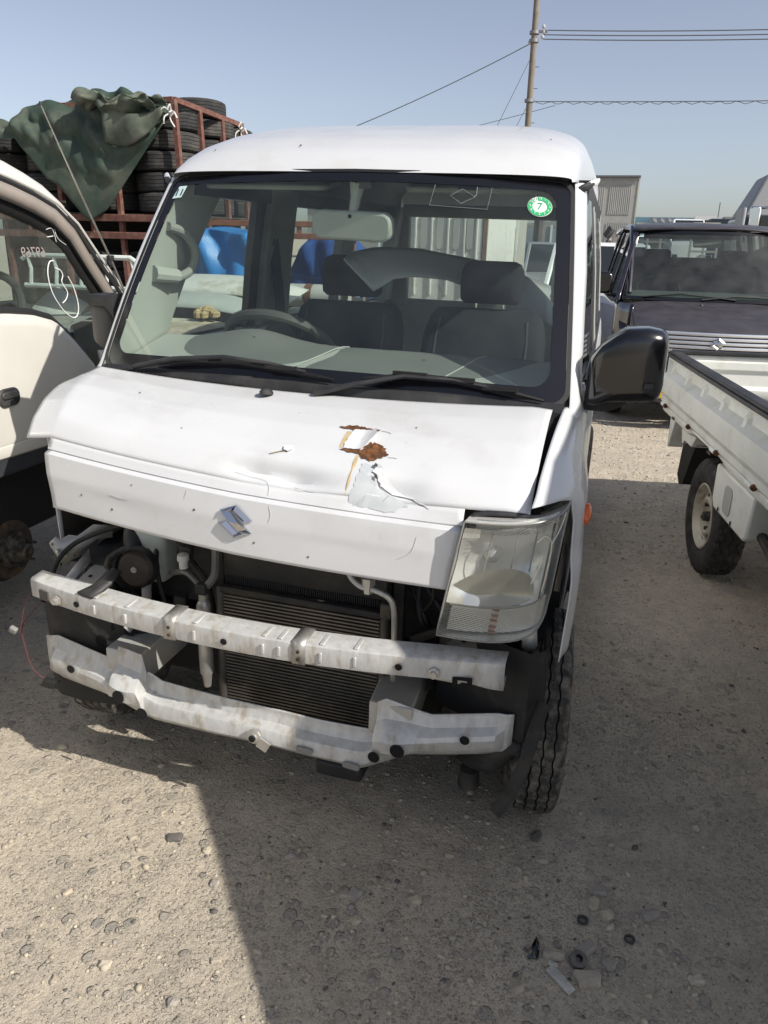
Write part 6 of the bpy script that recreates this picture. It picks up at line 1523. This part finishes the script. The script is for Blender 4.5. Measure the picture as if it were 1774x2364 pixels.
# big dark lorry cab at the right edge
bl = thing('lorry_cab', 'tall dark blue lorry cab with chrome mirror at the right picture edge', 'lorry', loc=(2.72, 14.0, 0))
NAVY = mat('navy_paint', (.03,.035,.05), .3, coat=.5); 
MB().box((.95,1.2,1.25),(2.0,2.2,1.5)).build('cab', NAVY, bl, bevel=.06)
MB().hexa([(-.02,.3,2.0),(1.9,.3,2.0),(1.9,2.2,2.0),(-.02,2.2,2.0),(.35,.9,2.75),(1.85,.9,2.75),(1.85,2.2,2.75),(.35,2.2,2.75)]).build('roof_deflector', mat('deflector_grey', (.22,.225,.23), .5), bl, bevel=.05)
MB().box((-.08,.15,1.55),(.06,.9,1.15)).build('side_fin', mat('fin_grey', (.30,.31,.32), .5), bl, bevel=.02)
MB().add([(.25,.08,2.0),(1.9,.08,2.0),(1.9,.08,1.25),(.25,.08,1.25)], [(0,1,2,3)]).build('windscreen', mat('far_glass', (.02,.025,.028), .08, coat=.5), bl)
MB().prism(rrect(.17,.34,.05,4), -.05, .05).build('chrome_mirror', mat('mirror_chrome', (.75,.78,.82), .12, metal=1), bl, loc=(.10,-.2,1.98), bevel=.02)
MB().tube([(.12,-.18,2.12),(.35,.2,2.15)], .025, 6).build('mirror_arm', NAVY, bl)
MB().tube([(.5,.9,2.75),(.46,.9,3.5)], .012, 5).build('antenna', STEELW, bl)
for z in (1.3,1.55,1.8): MB().box((.12,.07,z),(.18,.03,.14)).build('louvre', mat('far_glass', (.02,.025,.028), .08), bl)
for sx in (.2,1.7): MB().lathe([(-.12,.25),(-.12,.46),(.12,.46),(.12,.25)], (sx,1.2,.46), 'x', 24).build('wheel', RUBBER, bl)
# scrap frame of windows and machine parts left of the dark car
sc = thing('lattice_rack', 'pale metal lattice frames standing beside the grey panel wall', 'frame', loc=(.95, 13.0, 0))
for (x0, w_, z1) in ((-.05,.42,1.82),(.85,.42,1.84)):
    for i in range(3): MB().box((x0+w_*i/2,0,z1/2),(.035,.04,z1)).build('upright', SHED2, sc)
    for z in (.6,1.0,1.4,z1): MB().box((x0+w_/2,0,z),(w_,.035,.035)).build('crossbar', SHED2, sc)
MB().box((.6,.03,1.68),(.7,.03,.03)).build('long_bar', mat('corner_cream', (.55,.50,.36), .6), sc)
ms = MB(); q = random.Random(8)
for k in range(40): ms.box((q.uniform(-.55,.05), q.uniform(-.2,.3), q.uniform(.2,1.75)), (q.uniform(.05,.2), q.uniform(.05,.2), q.uniform(.05,.25)), (q.random(),q.random(),q.random()))
ms.build('scrap_heap', mat('scrap_mix', (.09,.085,.08), .8, var=.6, vscale=5, col2=(.35,.32,.28), c2amt=.42, c2scale=6), loc=(.55,12.6,0), smooth=0, label='heap of dark engine scrap by the grey panel wall', cat='scrap')
# distant strip of low buildings closing the yard
for k, (x, y, w_, h_, c) in enumerate(((-16,60,14,4.2,(.30,.30,.29)),(-2,64,12,3.2,(.36,.35,.32)),(14,62,16,3.0,(.28,.29,.30)),(32,60,16,4.0,(.33,.31,.28)))):
    t = thing('far_warehouse', ('grey warehouse on the far left horizon','pale warehouse hidden behind the van','low warehouse on the horizon right of the pole','warehouse on the far right horizon')[k], 'warehouse', loc=(x,y,0))
    MB().box((0,0,h_/2-.25),(w_,6,h_-.5)).build('wall', mat('warehouse_%d' % k, c, .7, var=.1, vscale=.5), t)
    MB().prism([(-w_/2-.2,h_-.5),(w_/2+.2,h_-.5),(0,h_+.2)], -3.2, 3.2).build('roof', mat('warehouse_roof', (.24,.25,.26), .6), t)
    for i in range(6): MB().box((-w_/2+w_*(i+.5)/6,-3.02,h_*.45),(w_*.09,.06,h_*.25)).build('window', mat('far_glass', (.02,.025,.028), .08), t)
ROCKS = [(-.151,-.092,.016,3,'dark angular stone in the sunlit dust, largest left of the shadow edge',.4), (-.252,-.129,.010,1,'small brown stone in sunlit dust near the van shadow',1.0),
 (-.052,-.106,.011,0,'pale stone in the sun just left of the shadow edge, behind two others',.2), (.019,-.193,.012,2,'flat grey stone touching the slanting shadow edge',1.4),
 (-.094,-.461,.010,4,'pale stone in the sunlit foreground, lower left',.3), (-.172,-.526,.009,1,'brown stone near the bottom left corner',2.0), (.089,-.494,.012,2,'grey stone at the bottom of the sunlit ground',.9),
 (-.673,.132,.014,0,'rounded pale stone on the van shadow line at far left',.2), (-.293,-.327,.009,0,'beige stone alone in the middle of the sunlit dust',1.1), (.123,-.379,.009,1,'small stone in the sun low beside the shadow edge',.5),
 (.352,-.122,.017,2,'upright grey stone in shade, right one of a touching pair',1.3), (.328,-.130,.012,1,'brown stone in shade, left one of a touching pair',.2), (.375,-.191,.012,0,'round pale stone in shade below the touching pair',.6),
 (.157,-.054,.011,2,'small grey stone in shade near the shadow corner',.1), (.290,-.039,.010,1,'round brown stone in shade under the cross panel',.8), (.74,.201,.016,3,'black stone on the shaded ground below the front tyre',1.2),
 (.493,-.095,.013,0,'pale oval stone in the middle of the shaded ground',.4), (.766,.119,.012,1,'flat round stone in shade below the black stone',.0), (.904,.064,.017,2,'flat grey stone set in the ground right of the front tyre',.3),
 (.895,.022,.015,0,'pale flat stone just above the larger rubber ring',1.5), (.884,-.110,.018,2,'angular grey stone above the rubber bush',.9), (.890,-.182,.022,1,'square grey-brown stone right of the broken bracket',.3),
 (.935,-.132,.016,2,'grey stone right of the rubber bush',1.0), (.815,-.150,.018,1,'flat stone above the broken bracket',.2), (1.112,-.114,.013,4,'pale stone in the dark lower right area',.4),
 (1.021,.029,.018,2,'broad grey stone right of the rubber rings',.6), (.925,.000,.016,0,'pale flat stone right of the larger rubber ring',.2), (.751,-.249,.012,1,'brown stone near the bottom centre in shade',.7)]
RINGS = [(.872,-.036,.013,'thin black rubber ring lying flat on the shaded gravel, the upper of two'), (.975,-.055,.012,'thin black rubber ring lying flat on the shaded gravel, the lower right of two')]
SHARD = (.772,-.150); BRACKET = (.836,-.205); TUBEBIT = (.866,-.150)
# ================================================================== loose gravel (uncountable) and single bits on the ground
ico_v = []; t_ = (1+5**.5)/2
ico_v = np.array([(-1,t_,0),(1,t_,0),(-1,-t_,0),(1,-t_,0),(0,-1,t_),(0,1,t_),(0,-1,-t_),(0,1,-t_),(t_,0,-1),(t_,0,1),(-t_,0,-1),(-t_,0,1)])/math.sqrt(1+t_*t_)
ico_f = np.array([(0,11,5),(0,5,1),(0,1,7),(0,7,10),(0,10,11),(1,5,9),(5,11,4),(11,10,2),(10,7,6),(7,1,8),(3,9,4),(3,4,2),(3,2,6),(3,6,8),(3,8,9),(4,9,5),(2,4,11),(6,2,10),(8,6,7),(9,8,1)])
N = 46000
g = np.random.default_rng(11)
# denser close to the camera
d = g.random(N)**1.5*9.5; ang = np.radians(90+16+g.uniform(-42, 42, N))
px_ = .788 + np.cos(ang)*(d+.75); py_ = -1.45 + np.sin(ang)*(d+.75)
sz = np.exp(g.normal(-6.30, .55, N))*(1+.30*d); sz = np.clip(sz, .0010, .011)
patchy = vnoise(px_*1.7, py_*1.7, 9) + .5*vnoise(px_*5, py_*5, 10)
keep = ((patchy > -.18) | (g.random(N) < .35)) & ((px_ + .35*py_ > .12) | (g.random(N) < .45)); px_, py_, sz = px_[keep], py_[keep], sz[keep]; N = len(sz)
V3 = ico_v[None]*(1+g.uniform(-.28,.28,(N,12,1)))*sz[:,None,None]*g.uniform(.65,1.35,(N,1,3))*np.array([1,1,.6])
a_ = g.uniform(0, 6.28, N); ca, sa = np.cos(a_)[:,None], np.sin(a_)[:,None]
vx = V3[:,:,0]*ca - V3[:,:,1]*sa; vy = V3[:,:,0]*sa + V3[:,:,1]*ca
zz = gz(px_, py_)
vv = np.stack([vx+px_[:,None], vy+py_[:,None], V3[:,:,2]+(zz+sz*.12)[:,None]], -1).reshape(-1,3)
ff = (ico_f[None]+(np.arange(N)*12)[:,None,None]).reshape(-1,3)
me = bpy.data.meshes.new('loose_gravel'); me.vertices.add(len(vv)); me.vertices.foreach_set('co', vv.ravel())
me.loops.add(ff.size); me.loops.foreach_set('vertex_index', ff.ravel().astype(np.int32)); me.polygons.add(len(ff)); me.polygons.foreach_set('loop_start', np.arange(0, ff.size, 3, dtype=np.int32)); me.polygons.foreach_set('loop_total', np.full(len(ff), 3, dtype=np.int32))
me.update(); me.validate()
ST = []
for k, c in enumerate(((.47,.41,.31),(.41,.36,.29),(.34,.31,.27),(.13,.12,.11),(.53,.47,.37))): ST.append(mat('stone_%d' % k, c, .95, var=.2, vscale=60, bump=.2, bscale=200))
for m in ST: me.materials.append(m)
me.polygons.foreach_set('material_index', np.repeat(g.choice(5, N, p=[.32,.26,.24,.07,.11]), 20).astype(np.int32))
gv = bpy.data.objects.new('loose_gravel', me); COL.objects.link(gv); gv['kind'] = 'stuff'; gv['label'] = 'loose gravel and grit scattered over the dusty yard'; gv['category'] = 'gravel'
def rock(x, y, s, col, label, sq=.6, rot=0.0):
    r_ = np.random.default_rng(int(abs(x*1000+y*77)*10) % 100000)
    P = []
    bm = bmesh.new(); bmesh.ops.create_icosphere(bm, subdivisions=2, radius=1)
    for v in bm.verts:
        q = np.array(v.co); q = np.sign(q)*np.abs(q)**.75
        w_ = 1 + .16*math.sin(q[0]*4+x*90)+.13*math.sin(q[1]*5+y*70)+.1*math.sin(q[2]*6)
        v.co = Vector((q[0]*s*w_*1.2, q[1]*s*w_*.85, q[2]*s*sq*w_))
    me_ = bpy.data.meshes.new('stone'); bm.to_mesh(me_); bm.free(); me_.materials.append(col); me_.shade_smooth(); me_.set_sharp_from_angle(angle=R(28))
    o = bpy.data.objects.new('stone', me_); COL.objects.link(o); o.location = (x, y, float(gz(x,y))+s*sq*.35); o.rotation_euler = (0,0,rot); o['label'] = label; o['category'] = 'stone'; o['group'] = 'larger stones on the yard'
for (x, y, s, c, lab, rt) in ROCKS: rock(x, y, s, ST[c], lab, rot=rt)
# rubber rings, plastic shards, broken bracket
def on_ground(mb_, name, x, y, label, cat, m, dz=.004, **k): return mb_.build(name, m, loc=(x, y, float(gz(x,y))+dz), label=label, cat=cat, **k)
for (x, y, r1, lab) in RINGS:
    on_ground(MB().lathe([(0,r1*.55),(.004,r1*.55),(.006,r1*.75),(.004,r1),(0,r1)], axis='z', n=20), 'rubber_ring', x, y, lab, 'ring', mat('ring_rubber', (.05,.05,.05), .8))
x, y = SHARD
on_ground(MB().add([(-.012,-.03,0),(.016,-.02,.004),(.018,.012,.010),(.004,.035,.016),(-.004,.01,.012)], [(0,1,2,4),(2,3,4)]), 'plastic_shard', x, y, 'shiny black plastic shard on the shaded gravel, left of the broken bits', 'shard', BLACK_GL, solid=.002).scale = (.8,.8,.8)
x, y = BRACKET
on_ground(MB().xform(Matrix.Identity(4)).hexa([(-.05,-.016,0),(.05,-.020,0),(.05,.016,0),(-.05,.018,0),(-.045,-.012,.012),(.046,-.016,.008),(.046,.008,.010),(-.048,.012,.016)]).box((-.045,.012,.014),(.03,.012,.012),(0,0,.4)), 'broken_bracket', x, y, 'pale broken metal bracket lying among stones near the bottom right', 'bracket', mat('pale_metal', (.45,.44,.40), .6, var=.3, vscale=40, bump=.4, bscale=80), bevel=.002, rot=(0,0,R(-38))).scale = (.68,.68,.68)
x, y = TUBEBIT
on_ground(MB().lathe([(0,.012),(0,.026),(.02,.026),(.024,.020),(.024,.012)], axis='z', n=18), 'rubber_bush', x, y, 'worn grey rubber bush beside the broken bracket', 'bush', mat('bush_grey', (.14,.13,.12), .8, var=.3, vscale=50), rot=(R(18),R(10),0), dz=.006).scale = (.7,.7,.7)
